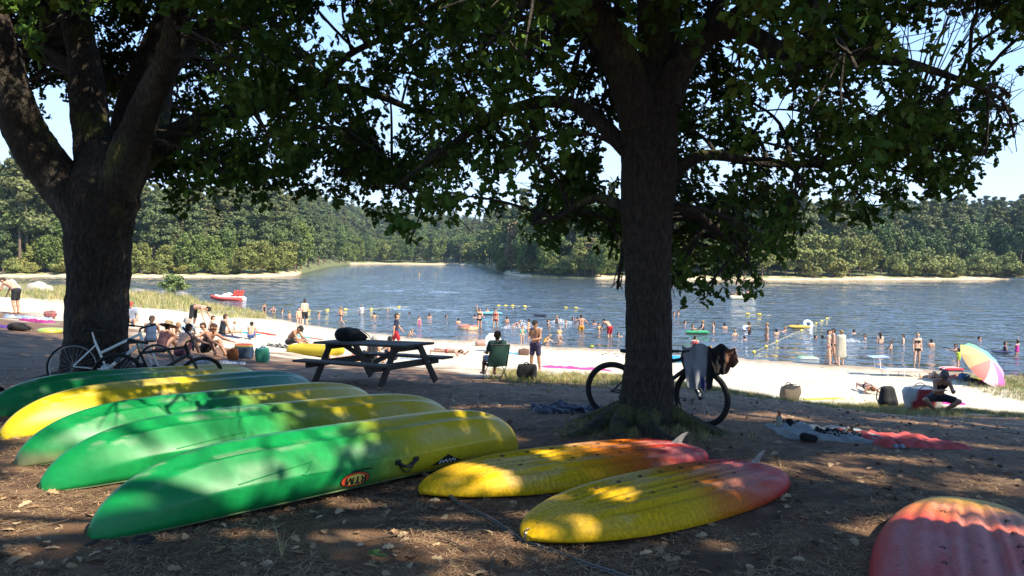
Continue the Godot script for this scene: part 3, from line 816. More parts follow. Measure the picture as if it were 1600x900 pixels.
func kayaks() -> void:
	var G := Color(0.004, 0.215, 0.052); var Y := Color(0.56, 0.43, 0.012); var DG := Color(0.008, 0.17, 0.09)
	M.seam = mat(0.05, 0.09, 0.03, 0.6)
	var e1 := spot(805, 699); var b1 := spot(137, 840)
	var list := [[b1, e1, G, Y, "nearest upturned kayak, green bow and yellow stern, with handle and oval logo"],
		[spot(60, 766), spot(706, 668), G, Y, "second upturned kayak from the front, green fading to olive yellow"],
		[spot(-6, 733), spot(603, 641), G, Y, "middle upturned kayak of the five, green left end and yellow right end"],
		[spot(-45, 694), spot(519, 617), Y, DG, "upturned kayak with yellow left end and dark green right end"],
		[spot(-85, 662), spot(447, 604), G, Y, "farthest upturned kayak, green, next to the white bicycle"]]
	for k in [2, 3, 4]:                     # the far ones: their ends hide behind the next hull
		var d: Vector3 = list[k][1] - list[k][0]; var cut: float = d.length() - [0, 0, 4.4, 4.5, 4.55][k]
		list[k][0] += d.normalized() * cut * 0.4; list[k][1] -= d.normalized() * cut * 0.6
	var N := 90
	for q in list:
		var b := on(q[0].x, -q[0].z, -0.01); var e := on(q[1].x, -q[1].z, -0.01); var L := b.distance_to(e)
		var o := thing("kayak", q[4], "kayak", Vector3.ZERO, 0, "upturned kayaks in a row"); o.transform = frame_on(b, e)
		var rings := []; var cols := []
		for k in N + 1:
			var s := 0.5 - 0.5 * cos(PI * clampf(float(k) / N, 0.004, 0.996)); s = lerpf(s, float(k) / N, 0.5)
			s = clampf(s, 0.002, 0.998)
			var r := ksec(s, L); var rc := PackedColorArray()
			for j in r.size():
				var p := r[j] + Vector3(q[0].x * 3, 0, 0)
				var t := smoothstep(0.40, 0.64, s + 0.05 * n1.get_noise_3d(p.x * 5, p.y * 8, p.z * 8))
				var c: Color = q[2].lerp(q[3], t)
				var sc := smoothstep(0.18, 0.42, n3.get_noise_3d(p.x * 2.5, p.y * 45, p.z * 45)) * smoothstep(0.55, 0.8, p.y / 0.45)
				var sand := smoothstep(0.1, 0.45, n1.get_noise_3d(p.x * 12, p.y * 14, p.z * 14)) * smoothstep(0.16, 0.05, p.y)
				rc.append(c.lerp(Color(0.5, 0.52, 0.42), sc * 0.3).lerp(Color(0.3, 0.2, 0.12), sand * 0.6))
			rings.append(r); cols.append(rc)
		var mb := MB.new(); mb.loft(rings, cols)
		part("hull", mb, M.plastic, o)
		for sd in [1, -1]:          # mould seam along the gunwale
			mb = MB.new(); var sp := []; var sr := []
			for k in 60:
				var p := kpt(0.03 + 0.94 * k / 59.0, 10.9, L); sp.append(Vector3(p.x, p.y, p.z * sd)); sr.append(0.007)
			mb.tube(sp, sr, 5, q[2].lerp(q[3], 0.5)); part("gunwale_seam", mb, M.seam, o)
		# moulded arrow on the flank
		for sd in [1, -1]:
			mb = MB.new()
			var pa := []
			for k in 12: pa.append(kpt(0.2 + 0.14 * k / 11.0, 7.9 - 0.7 * k / 11.0, L))
			for k in 5: pa.append(kpt(0.34 - 0.028 * k / 4.0, 7.2 + 1.3 * k / 4.0, L))
			for k in 8: pa.append(kpt(0.318 + 0.05 * k / 7.0, 8.5 + 0.3 * k / 7.0, L))
			for k in pa.size(): pa[k] = Vector3(pa[k].x, pa[k].y, pa[k].z * sd)
			mb.tube(pa, [0.006], 5, q[2])
			part("moulded_rib", mb, M.plastic, o)
		for sd in [1, -1]:
			var hd := part("carry_handle", handle_mesh(L), M.black, o)
			if sd < 0: hd.rotation.y = PI; hd.position.x = 0.12
		if q == list[0]: kayak_logos(o, L)
		# rubber deck strap lying out from under the bow
		if q == list[0]:
			mb = MB.new()
			mb.torus(Vector3(-L * 0.5 + 0.2, 0.02, 0.3), Basis(Vector3(1, 0, 0), Vector3(0, 0, -1), Vector3(0, 1, 0)), 0.055, 0.013, 20, 6, Color.WHITE, 1.6)
			part("bow_strap", mb, M.rubber, o); mb = MB.new()
			mb.box(Vector3(-L * 0.5 - 0.02, 0.012, 0.12), Vector3(0.1, 0.015, 0.03), Basis(Vector3.UP, 0.5))
			part("toggle", mb, M.rubber, o)

func handle_mesh(L: float) -> MB:
	var mb := MB.new()
	var a := kpt(0.525, 9.3, L); var b := kpt(0.572, 9.3, L); var n := knorm(0.55, 9.8, L)
	var dn := (kpt(0.55, 10.4, L) - kpt(0.55, 9.5, L)).normalized()
	for p in [a, b]: mb.box(p + n * 0.008, Vector3(0.05, 0.022, 0.035), Basis(Vector3.RIGHT, n, Vector3.RIGHT.cross(n)), 0.005)
	var pa := []; var pb := []
	for k in 13:
		var t := k / 12.0; var arc := sin(PI * t)
		pa.append(a.lerp(b, t) + dn * arc * 0.085 + n * (0.012 + 0.012 * arc)); pb.append(a.lerp(b, t) + dn * arc * 0.035 + n * (0.012 + 0.02 * arc))
	mb.tube(pa, [0.006], 6); mb.tube(pb, [0.017], 8, Color.WHITE, 0.7)
	return mb

func decal(o: Node3D, called: String, L: float, s0: float, a0: float, rs: float, ra: float, r0: float, m: Material, lift: float) -> void:
	var mb := MB.new(); var rows := 5; var n := 36
	for r in rows:
		var q := lerpf(r0, 1.0, r / (rows - 1.0))
		for k in n:
			var t := TAU * k / n; var s := s0 + rs * q * cos(t); var a := a0 + ra * q * sin(t)
			mb.add(kpt(s, a, L) + knorm(s, a, L) * lift)
	for r in rows - 1:
		for k in n: mb.quad(r * n + k, r * n + (k + 1) % n, (r + 1) * n + (k + 1) % n, (r + 1) * n + k)
	part(called, mb, m, o)

func kayak_logos(o: Node3D, L: float) -> void:
	var red := mat(0.55, 0.07, 0.02, 0.5); var ylw := mat(0.75, 0.55, 0.1, 0.5); red.cull_mode = 2; ylw.cull_mode = 2
	var s0 := 0.425; var a0 := 10.05
	decal(o, "logo_ring", L, s0, a0, 0.033, 0.66, 0.0, M.black, 0.006)
	decal(o, "logo_ring", L, s0, a0, 0.031, 0.6, 0.0, red, 0.009)
	decal(o, "logo_field", L, s0, a0, 0.022, 0.46, 0.0, ylw, 0.012)
	var n := knorm(s0, a0, L)
	var put := func(txt: String, s: float, a: float, size: float, lift: float, name: String, wide: float) -> void:
		var tm := TextMesh.new(); tm.text = txt; tm.font_size = 48; tm.pixel_size = size / 48.0; tm.depth = 0.002; tm.curve_step = 2.0
		var f := SystemFont.new(); f.font_names = PackedStringArray(["Droid Sans"]); f.font_weight = 700; tm.font = f
		var p := kpt(s, a, L); var nn := knorm(s, a, L)
		var up := (kpt(s, a + 0.4, L) - p).normalized()   # the kayak lies keel up: its letters stand on their heads
		var rt := up.cross(nn)
		part(name, tm, M.black, o, Transform3D(Basis(rt * wide, up, nn), p + nn * lift))
	put.call("RTM", s0, a0, 0.075, 0.016, "logo_letters", 1.25)
	var lt := MB.new()          # the small print over the oval is too fine to read: a row of short strokes
	for k in 15:
		var f := k / 14.0 - 0.5; var ps := s0 + 0.014 + f * 0.045; var pa := a0 - 0.74 + 0.25 * f * f
		lt.box(kpt(ps, pa, L) + knorm(ps, pa, L) * 0.003, Vector3(0.007, 0.004, 0.014), Basis(Vector3.RIGHT, knorm(ps, pa, L), Vector3.RIGHT.cross(knorm(ps, pa, L)).normalized()), 0.001)
	part("logo_lettering", lt, M.black, o)
	# dark mountain-shaped badge near the stern
	var mb := MB.new(); var c := [[0.0, -0.6], [-0.052, 0.35], [0.052, 0.35]]
	var s1 := 0.665; var a1 := 9.95; var prev := []
	for k in 13:
		var x := lerpf(-1, 1, k / 12.0); var top := (1 - absf(x)) ** 1.2
		var row := []
		for j in 2:
			var s := s1 + x * 0.05; var a := a1 + 0.35 - (0.85 * top if j == 1 else 0.0)
			row.append(mb.add(kpt(s, a, L) + knorm(s, a, L) * 0.008))
		if prev: mb.quad(prev[0], row[0], row[1], prev[1])
		prev = row
	var bm: StandardMaterial3D = mat(0.012, 0.012, 0.013, 0.5); bm.cull_mode = 2
	part("mountain_badge", mb, bm, o)
	mb = MB.new()
	for k in 9:
		var f := k / 8.0 - 0.5; var ps := s1 + f * 0.046; var pa := a1 + 0.14 - 0.12 * (k % 2)
		var nn := knorm(ps, pa, L)
		mb.box(kpt(ps, pa, L) + nn * 0.011, Vector3(0.008, 0.003, 0.026), Basis(Vector3.RIGHT, nn, Vector3.RIGHT.cross(nn).normalized()) * Basis(Vector3.UP, 0.5 if k % 2 else -0.4), 0.001)
	part("badge_strokes", mb, M.white, o)



# ---------------------------------------------------------------- boards lying fin up
func bsec(s: float, L: float) -> Array:
	var e := absf(2 * s - 1)
	var wide := 0.45 * pow(maxf(1 - pow(e, 2.3 if s < 0.5 else 2.6), 0.0), 0.58) + 0.008
	var th := 0.19 * pow(maxf(1 - pow(e, 3.0), 0.0), 0.5) + 0.03
	var rise := 0.045 * e * e
	var out := PackedVector3Array(); var x := (s - 0.5) * L
	var fl := smoothstep(0.10, 0.26, s) * smoothstep(0.99, 0.9, s)
	var n := 40
	for k in n + 1:                      # from the +z edge... top from the centre outwards on each side
		var u := lerpf(1.0, -1.0, k / float(n))
		var y := pow(maxf(1 - pow(absf(u), 3.4), 0.0), 0.62)
		var g := 0.0
		var U := absf(u)
		for ch in [[0.13, 0.028], [0.30, 0.022], [0.44, 0.018], [0.66, 0.02]]:
			g += ch[1] * (smoothstep(0.05, 0.0, absf(U - ch[0]) - 0.018))
		out.append(Vector3(x, rise * 0.3 + 0.05 + y * (th - 0.05) - g * fl * 1.0, u * wide))
	for k in [-0.92, -0.5, 0.0, 0.5, 0.92]:
		out.append(Vector3(x, 0.015 + 0.02 * absf(k) + rise * 0.3, k * wide))
	var rev := PackedVector3Array()
	for k in out.size(): rev.append(out[out.size() - 1 - k])
	return [rev, wide]

func v2(p: Vector3) -> Vector2:
	return Vector2(p.x, -p.z)

func boards() -> void:
	var Y := Color(0.76, 0.46, 0.01); var R := Color(0.55, 0.022, 0.03); var O := Color(0.68, 0.19, 0.01)
	var list := [[v2(spot(655, 778)), v2(spot(1098, 716)), "yellow and orange board lying fin up, right of the kayaks", true],
		[v2(spot(820, 852)), v2(spot(1212, 748)), "yellow and red board lying fin up, chained at its nose", true],
		[Vector2(3.24, 5.3), Vector2(1.8, 2.65), "faded pink board lying at the right edge of the clearing", false]]
	for bi in 3:
		var q: Array = list[bi]
		var b := on(q[0].x, q[0].y, -0.005); var e := on(q[1].x, q[1].y, -0.005); var L := b.distance_to(e)
		var o := thing("paddle_board", q[2], "board", Vector3.ZERO, 0, "rental boards on the ground"); o.transform = frame_on(b, e)
		if bi == 2: o.basis = o.basis * Basis.from_scale(Vector3(1, 0.9, 1.16))
		var N := 110; var rings := []; var cols := []
		for k in N + 1:
			var s := clampf(lerpf(0.5 - 0.5 * cos(PI * float(k) / N), float(k) / N, 0.5), 0.003, 0.997)
			var r: PackedVector3Array = bsec(s, L)[0]; var rc := PackedColorArray()
			for j in r.size():
				var p := r[j]; var nz := n1.get_noise_3d(p.x * 6 + bi * 50, p.y * 6, p.z * 9)
				var c: Color
				if bi == 2: c = Color(0.7, 0.5, 0.05).lerp(Color(0.66, 0.2, 0.05), smoothstep(0.05, 0.2, s + nz * 0.1)).lerp(Color(0.6, 0.05, 0.06), smoothstep(0.16, 0.42, s + nz * 0.14))
				else: c = Y.lerp(O, smoothstep(0.42, 0.62, s + nz * 0.12)).lerp(R, smoothstep(0.6, 0.82, s + nz * 0.12))
				# worn, chalky plastic where the hull is dragged over sand
				var worn := smoothstep(-0.05, 0.4, n2.get_noise_3d(p.x * 20 + bi * 9, p.y * 5, p.z * 60) + n3.get_noise_3d(p.x * 5, 1.0, p.z * 40) * 0.6 + (0.16 if bi == 2 else 0.0)) * smoothstep(0.09, 0.15, p.y) * (0.75 if s > 0.2 else 0.25)
				rc.append(c.lerp(Color(0.58, 0.55, 0.52) if bi < 2 else Color(0.5, 0.45, 0.5), worn * (0.34 if bi < 2 else 0.28)))
			rings.append(r); cols.append(rc)
		var mb := MB.new(); mb.loft(rings, cols)
		part("hull", mb, M.board, o)
		# drain holes: dark wells with a rim
		for row in [-0.37, 0.37, 0.0]:
			for k in 8:
				var s: float = 0.24 + 0.085 * k + (0.035 if absf(row) > 0.3 else 0.0)
				if rng.randf() < 0.2 or s > 0.86: continue
				var sec := bsec(s, L); var wd: float = sec[1]; var best := Vector3.ZERO; var bd := 9.0
				for p in sec[0]:
					if p.y > 0.05 and absf(p.z - row * wd) < bd: bd = absf(p.z - row * wd); best = p
				mb = MB.new()
				mb.lathe(best + Vector3(0, -0.006, 0), [Vector2(0.001, 0.0035), Vector2(0.009, 0.005), Vector2(0.012, 0.0075), Vector2(0.016, 0.0)], 12, Basis().scaled(Vector3(1.6, 1, 0.9)))
				part("drain_hole", mb, M.hole, o)
		# fin near the tail
		if q[3]:
			mb = MB.new(); var fr := []
			for k in 9:
				var t := k / 8.0; var ch := 0.17 * (1 - 0.62 * t) * (1.0 if k < 8 else 0.55); var back := 0.10 * t * t + 0.05 * t
				var ring := PackedVector3Array()
				for j in 12:
					var a := -TAU * j / 12.0
					ring.append(Vector3(L * 0.375 + back + cos(a) * ch * 0.5, 0.145 + 0.12 * t, sin(a) * 0.011 * (1 - 0.5 * t)))
				fr.append(ring)
			mb.loft(fr)
			part("fin", mb, M.fin, o)
		mb = MB.new()
		mb.lathe(Vector3(-L * 0.46, 0.105, 0.0), [Vector2(0.001, 0.02), Vector2(0.018, 0.022), Vector2(0.022, 0.0)], 14)
		part("nose_eye", mb, M.hole, o)
		mb = MB.new()
		var gp := []
		for k in 8: gp.append(Vector3(-L * 0.45 + 0.03 * k, 0.098 + 0.0085 * k, 0.05 + 0.05 * sin(k / 7.0 * PI)))
		mb.tube(gp, [0.004, 0.012, 0.014, 0.014, 0.012, 0.01, 0.006, 0.003], 8)
		part("moulded_grip", mb, M.board_yellow, o)
	# chain
	var pts := [spot(655, 748) + Vector3(0, 0.05, 0), spot(688, 772) + Vector3(0, 0.06, 0), spot(715, 788), spot(760, 810), spot(800, 836), spot(822, 850), spot(870, 866), spot(915, 884), spot(970, 902), spot(1040, 930)]
	var pth: Array = smooth_path(pts, [1, 1, 1, 1, 1, 1, 1, 1, 1, 1], 0.031)[0]
	var ch := thing("chain", "steel link chain on the ground running between the yellow boards", "chain", pts[4])
	mb_link = MB.new(); mb_link.torus(Vector3.ZERO, Basis(Vector3(1.7, 0, 0), Vector3(0, 1, 0), Vector3(0, 0, 1)), 0.0125, 0.0038, 14, 6)
	var lm := mb_link.mesh()
	for k in pth.size() - 1:
		var p: Vector3 = pth[k]; var t: Vector3 = (pth[k + 1] - p).normalized()
		var u := t.cross(Vector3.UP).normalized().rotated(t, PI * 0.5 * (k % 2) + 0.4)
		part("link", lm, M.chain, ch, Transform3D(Basis(t, u, t.cross(u)), p + Vector3(0, 0.014, 0) - ch.position))
	for s in [spot(690, 774), spot(824, 850)]:
		var mb := MB.new(); var p: Vector3 = s + Vector3(0, 0.05, 0)
		mb.box(p, Vector3(0.045, 0.05, 0.02), Basis(Vector3.UP, 0.4), 0.005); mb.torus(p + Vector3(0, 0.03, 0), Basis(Vector3.UP, 0.4), 0.016, 0.004, 14, 6)
		solo("padlock", "small steel padlock on the chain at the tip of the " + ("orange-tailed board" if s.x < 0 else "red-tailed board"), "padlock", mb, M.chain, Transform3D(), "padlocks on the chain")

var mb_link: MB


# ---------------------------------------------------------------- bicycles
func wheel(parent: Node3D, c: Vector3, r: float, steer: float, tyre_w: float, rim_m: Material) -> void:
	var w := Node3D.new(); w.name = "wheel"; parent.add_child(w, true); w.position = c; w.rotation.y = steer
	var mb := MB.new(); mb.torus(Vector3.ZERO, Basis(), r - tyre_w, tyre_w, 48, 8); part("tyre", mb, M.rubber, w)
	mb = MB.new(); mb.torus(Vector3.ZERO, Basis(), r - tyre_w * 2.1, 0.009, 48, 6); part("rim", mb, rim_m, w)
	mb = MB.new()
	for k in 28:
		var a := TAU * k / 28; var b := a + (0.35 if k % 2 else -0.35)
		mb.tube([Vector3(cos(b) * 0.022, sin(b) * 0.022, 0.025 if k % 4 < 2 else -0.025), Vector3(cos(a), sin(a), 0) * (r - tyre_w * 2.1)], [0.0013], 3)
	part("spokes", mb, M.steel, w)
	mb = MB.new(); mb.tube([Vector3(0, 0, -0.05), Vector3(0, 0, 0.05)], [0.022], 10); part("hub", mb, M.black, w)

func bicycle(o: Node3D, frame_m: Material, r: float, tyre_w: float, steer: float, low: bool, rim_m: Material, fork_m: Material) -> void:
	var ra := Vector3(-0.46, r, 0); var fa := Vector3(0.64, r, 0)
	var bb := Vector3(-0.02, r - 0.05, 0); var st := Vector3(-0.2, 0.72, 0); var h1 := Vector3(0.4, 0.85, 0); var h0 := Vector3(0.45, 0.70, 0)
	var jn := Vector3(-0.13, 0.52, 0) if low else Vector3(-0.185, 0.68, 0)
	wheel(o, ra, r, 0, tyre_w, rim_m); wheel(o, fa, r, steer, tyre_w, rim_m)
	var mb := MB.new()
	mb.tube([bb, st], [0.017], 10); mb.tube([jn, h1 + Vector3(0.01, -0.03, 0)], [0.021], 10); mb.tube([bb, h0], [0.026], 10); mb.tube([h0, h1], [0.024], 10)
	for z in [-0.06, 0.06]:
		mb.tube([bb + Vector3(-0.03, 0, z * 0.5), ra + Vector3(0, 0, z)], [0.011], 8); mb.tube([st.lerp(bb, 0.15), ra + Vector3(0, 0, z)], [0.009], 8)
	part("frame", mb, frame_m, o)
	mb = MB.new()
	var q := Basis(Vector3.UP, steer)
	for z in [-0.06, 0.06]: mb.tube([h0 + Vector3(0.01, -0.02, 0) + q * Vector3(0, 0, z), fa.lerp(h0, 0.5) + q * Vector3(0.02, 0, z), fa + q * Vector3(0, 0, z)], [0.018, 0.016, 0.011], 8)
	mb.tube([h0 + Vector3(0.01, -0.02, -0.065), h0 + Vector3(0.01, -0.02, 0.065)], [0.02], 8)
	part("fork", mb, fork_m, o)
	mb = MB.new(); mb.tube([h1, h1 + Vector3(0.01, 0.05, 0), h1 + q * Vector3(0.09, 0.08, 0)], [0.015], 8)
	part("stem", mb, M.black, o)
	mb = MB.new(); var hc := h1 + q * Vector3(0.09, 0.08, 0)
	mb.tube([hc + q * Vector3(-0.06, 0.03, -0.3), hc + q * Vector3(0, 0.01, -0.1), hc, hc + q * Vector3(0, 0.01, 0.1), hc + q * Vector3(-0.06, 0.03, 0.3)], [0.012], 8)
	var bar := part("handlebar", mb, M.black, o)
	for z in [-1, 1]:
		mb = MB.new(); mb.tube([hc + q * Vector3(-0.035, 0.02, z * 0.2), hc + q * Vector3(-0.062, 0.031, z * 0.31)], [0.017], 8); part("grip", mb, M.rubber, bar)
	mb = MB.new(); mb.tube([st, st + Vector3(-0.035, 0.12, 0)], [0.013], 8); part("seat_post", mb, M.steel, o)
	mb = MB.new(); var sc := st + Vector3(-0.04, 0.14, 0); var rings := []
	for k in 9:
		var t := k / 8.0; var w := lerpf(0.075, 0.016, smoothstep(0.1, 0.6, t)) * (0.5 if k == 0 or k == 8 else 1.0); var ring := PackedVector3Array()
		for j in 10:
			var a := TAU * j / 10; ring.append(sc + Vector3(lerpf(-0.12, 0.15, t), cos(a) * 0.024 + 0.02 * (1 - t), sin(a) * w))
		rings.append(ring)
	mb.loft(rings); part("saddle", mb, M.black, o)
	mb = MB.new(); mb.lathe(bb, [Vector2(0.02, -0.012), Vector2(0.085, -0.012), Vector2(0.09, 0), Vector2(0.085, 0.012), Vector2(0.02, 0.012)], 24, Basis(Vector3.RIGHT, PI / 2)); part("chainring", mb, M.steel, o)
	for s in [-1, 1]:
		mb = MB.new(); var d: Vector3 = Vector3(0.12, -0.12, 0) * s; mb.tube([bb + Vector3(0, 0, s * 0.06), bb + d + Vector3(0, 0, s * 0.07)], [0.011], 8)
		var cr := part("crank", mb, M.black, o)
		mb = MB.new(); mb.box(bb + d + Vector3(0, 0, s * 0.12), Vector3(0.09, 0.02, 0.08)); part("pedal", mb, M.black, cr)

func lean_on(o: Node3D, rear: Vector3, front: Vector3, lean: float) -> void:
	var x := (front - rear).normalized(); var z := x.cross(Vector3.UP).normalized()
	var b := Basis(x, z.cross(x), z)
	o.transform = Transform3D(b * Basis(Vector3.RIGHT, lean), rear - x * (-0.46))

func bicycles() -> void:
	var o := thing("bicycle", "white city bicycle leaning against the big left oak", "bicycle", Vector3.ZERO, 0, "bicycles by the trees")
	bicycle(o, M.white_paint, 0.335, 0.017, 0.5, true, M.steel, M.white_paint)
	var mb := MB.new(); mb.lathe(Vector3(0.16, 0.47, 0), [Vector2(0.03, -0.1), Vector2(0.037, -0.09), Vector2(0.037, 0.06), Vector2(0.02, 0.09), Vector2(0.018, 0.11)], 14, Basis(Vector3(0, 0, 1), -0.75)); part("bottle", mb, M.bottle, o)
	lean_on(o, spot(112, 609), spot(112, 609) + (spot(243, 606) - spot(112, 609)).normalized() * 1.1, -0.12)
	o = thing("bicycle", "dark bicycle lying behind the white one, its front wheel showing", "bicycle", Vector3.ZERO, 0, "bicycles by the trees")
	bicycle(o, M.black, 0.33, 0.024, 0.25, false, M.black, M.black)
	lean_on(o, on(-5.75, 11.0), on(-4.6, 11.5), 0.45)
	o = thing("bicycle", "black small bicycle lying on the ground at the left edge", "bicycle", Vector3.ZERO, 0, "bicycles by the trees")
	bicycle(o, M.blue_paint, 0.28, 0.022, 0.6, false, M.black, M.black)
	lean_on(o, on(-7.8, 10.2), on(-6.85, 9.95), 1.15)
	o = thing("bicycle", "black mountain bicycle standing behind the upright oak, clothes over its handlebar", "bicycle", Vector3.ZERO, 0, "bicycles by the trees")
	bicycle(o, M.black, 0.365, 0.031, -0.25, false, M.black, M.black)
	lean_on(o, on(1.25, 9.25), on(2.25, 8.8), 0.05)
	o.basis = o.basis * 0.97
	# clothes over its handlebar
	var hb: Vector3 = o.transform * Vector3(0.47, 0.97, 0.0); var x := o.basis.x.normalized(); var z := o.basis.z.normalized()
	drape("shirt", "grey shirt hanging over the mountain bicycle's handlebar", "shirt", hb + x * 0.14 + Vector3(0, 0.02, 0), x, z, 0.42, 0.36, 0.5, Color(0.42, 0.44, 0.48), 1)
	drape("jacket", "black and brown jacket hanging over the front of the mountain bicycle", "jacket", hb + x * 0.38 + Vector3(0, 0.03, 0), x, z, 0.3, 0.3, 0.34, Color(0.02, 0.018, 0.018), 2)

func drape(called: String, label: String, cat: String, c: Vector3, x: Vector3, z: Vector3, wide: float, back: float, front: float, col: Color, sd: int) -> void:
	var mb := MB.new(); var rows := []
	for layer in 2:
		for k in 25:
			var t := k / 24.0 * 2 - 1        # -1 far hem, 1 near hem
			var drop := maxf(0, absf(t) - 0.2) / 0.8
			for j in 17:
				var u := j / 16.0 - 0.5
				var fold := sin(u * 17 + sd * 2 + t * 2) * 0.028 * drop + n3.get_noise_2d(u * 12 + sd * 7, t * 9) * 0.05
				var y := -drop * (front if t > 0 else back) * (1 - 0.25 * absf(u) * (1 if sd == 1 else 3)) + 0.03 * cos(u * 9)
				var p := c + x * (u * wide * (1 - 0.35 * drop * (1 if t > 0 else 0)) + 0.03 * drop) + Vector3(0, y, 0) + z * (t * 0.08 + signf(t) * 0.04 * drop + fold - layer * 0.008)
				var cc := col
				if sd == 2 and u > 0.2: cc = Color(0.2, 0.09, 0.05)
				if sd == 1 and t > 0.75 and u > 0.0: cc = Color(0.03, 0.05, 0.3)
				if sd == 1 and u > 0.22: cc = Color(0.015, 0.015, 0.02)
				mb.add(p, cc)
	for layer in 2:
		for k in 24:
			for j in 16:
				var a := layer * 425 + k * 17 + j
				mb.quad(a, a + 1, a + 18, a + 17)
	solo(called, label, cat, mb, M.vcloth)


# ---------------------------------------------------------------- picnic table
func plank(o: Node3D, called: String, p: Vector3, s: Vector3, b := Basis()) -> MeshInstance3D:
	var mb := MB.new(); var g := rnd(0.8, 1.15)
	mb.box(p, s, b, 0.006, Color(0.1 * g, 0.08 * g, 0.062 * g))
	return part(called, mb, M.wood, o)

func picnic_table() -> void:
	var a := on(-1.78, 13.5); var b := on(-3.38, 14.75)
	var o := thing("picnic_table", "weathered wooden picnic table with benches between the two oaks", "table")
	var x := (a - b).normalized(); var z := x.cross(Vector3.UP).normalized()
	o.transform = Transform3D(Basis(x, z.cross(x), z), (a + b) * 0.5)
	for k in 5: plank(o, "tabletop_plank", Vector3(rnd(-0.01, 0.01), 0.745, (k - 2) * 0.152), Vector3(2.5, 0.042, 0.143), Basis(Vector3.UP, rnd(-0.003, 0.003)))
	for s in [-1, 1]:
		for k in 2: plank(o, "bench_plank", Vector3(0, 0.445, s * (0.66 + 0.148 * k)), Vector3(2.5, 0.042, 0.14))
	for e in [-0.9, 0.9]:
		plank(o, "crossbeam", Vector3(e, 0.385, 0), Vector3(0.045, 0.12, 1.66)); plank(o, "crossbeam", Vector3(e, 0.675, 0), Vector3(0.045, 0.1, 0.72))
		for s in [-1, 1]:
			plank(o, "leg", Vector3(e + 0.048, 0.355, s * 0.5), Vector3(0.045, 0.82, 0.12), Basis(Vector3.RIGHT, -s * 0.52))
		plank(o, "brace", Vector3(e * 0.52, 0.55, 0), Vector3(0.9, 0.09, 0.045), Basis(Vector3(0, 0, 1), 0.38 * signf(e)))
	var mb := MB.new()
	for s in [-1, 1]:
		for e in [-0.9, 0.9]: mb.lathe(Vector3(e + 0.075, 0.385, s * 0.5), [Vector2(0.002, 0.012), Vector2(0.014, 0.012), Vector2(0.016, 0)], 8, Basis(Vector3(0, 0, 1), -PI / 2))
	part("bolts", mb, M.steel, o)
	# backpack lying on the table
	var q := o.transform * Vector3(-0.62, 0.768, 0.02)
	backpack(q, 0.6, "black backpack lying on the picnic table", true)

func backpack(p: Vector3, yaw: float, label: String, lying: bool) -> void:
	var o := thing("backpack", label, "backpack", p, yaw, "backpacks")
	if not lying: o.scale = Vector3.ONE * 1.35
	var mb := MB.new()
	if lying: mb.melt([[Vector3(-0.16, 0.13, 0), Vector3(0.12, 0.115, 0), 0.13, 0.115], [Vector3(0.1, 0.1, 0.03), Vector3(0.3, 0.06, 0.02), 0.1, 0.06], [Vector3(-0.1, 0.17, 0.08), Vector3(0.02, 0.17, -0.06), 0.1, 0.09]], 0.02, 0.05)
	else: mb.melt([[Vector3(-0.07, 0.13, 0), Vector3(-0.05, 0.34, -0.02), 0.12, 0.09], [Vector3(0.07, 0.13, 0), Vector3(0.05, 0.34, -0.02), 0.12, 0.09], [Vector3(-0.06, 0.12, 0.09), Vector3(0.06, 0.12, 0.09), 0.075, 0.075]], 0.02, 0.04)
	part("bag", mb, M.black_cloth, o)
	for s in [-1, 1]:
		mb = MB.new()
		if lying: mb.tube([Vector3(0.05, 0.24, 0.07 * s), Vector3(0.2, 0.22, 0.09 * s), Vector3(0.36, 0.1, 0.08 * s), Vector3(0.42, 0.02, 0.06 * s)], [0.018], 6, Color.WHITE, 0.4)
		else: mb.tube([Vector3(0.07 * s, 0.4, -0.09), Vector3(0.11 * s, 0.33, -0.17), Vector3(0.12 * s, 0.16, -0.17), Vector3(0.11 * s, 0.06, -0.1)], [0.022], 6, Color.WHITE, 0.35)
		part("strap", mb, M.black_cloth, o)


# ---------------------------------------------------------------- small builders
func towel(called: String, label: String, cat: String, p: Vector3, yaw: float, w: float, l: float, cr: float, paint: Callable, sd := 0.0, group := "") -> void:
	var mb := MB.new(); var nu := 26; var nv := 20
	var b := Basis(Vector3.UP, yaw)
	for k in nv + 1:
		for j in nu + 1:
			var u := j / float(nu) - 0.5; var v := k / float(nv) - 0.5
			var q := b * Vector3(u * w * (1 + 0.12 * cr * 8 * n1.get_noise_2d(v * 20 + sd, 4)), 0, v * l * (1 + 0.12 * cr * 8 * n1.get_noise_2d(u * 20 + sd, 9)))
			var e := minf(0.5 - absf(u), 0.5 - absf(v))
			var fold := absf(n1.get_noise_2d(u * 28 + sd * 3, v * 16)) * cr * 2.2 + absf(n3.get_noise_2d(u * 9 + sd, v * 7)) * cr * 0.8
			var up := 0.012 + fold if e > 0.001 else 0.0
			var x := p.x + q.x; var z := p.z + q.z
			mb.add(Vector3(q.x, ground(x, z) + up - p.y, q.z), paint.call(u, v))
	for k in nv:
		for j in nu:
			var a := k * (nu + 1) + j
			mb.quad(a, a + nu + 1, a + nu + 2, a + 1)
	solo(called, label, cat, mb, M.vcloth, Transform3D(Basis(), p), group)

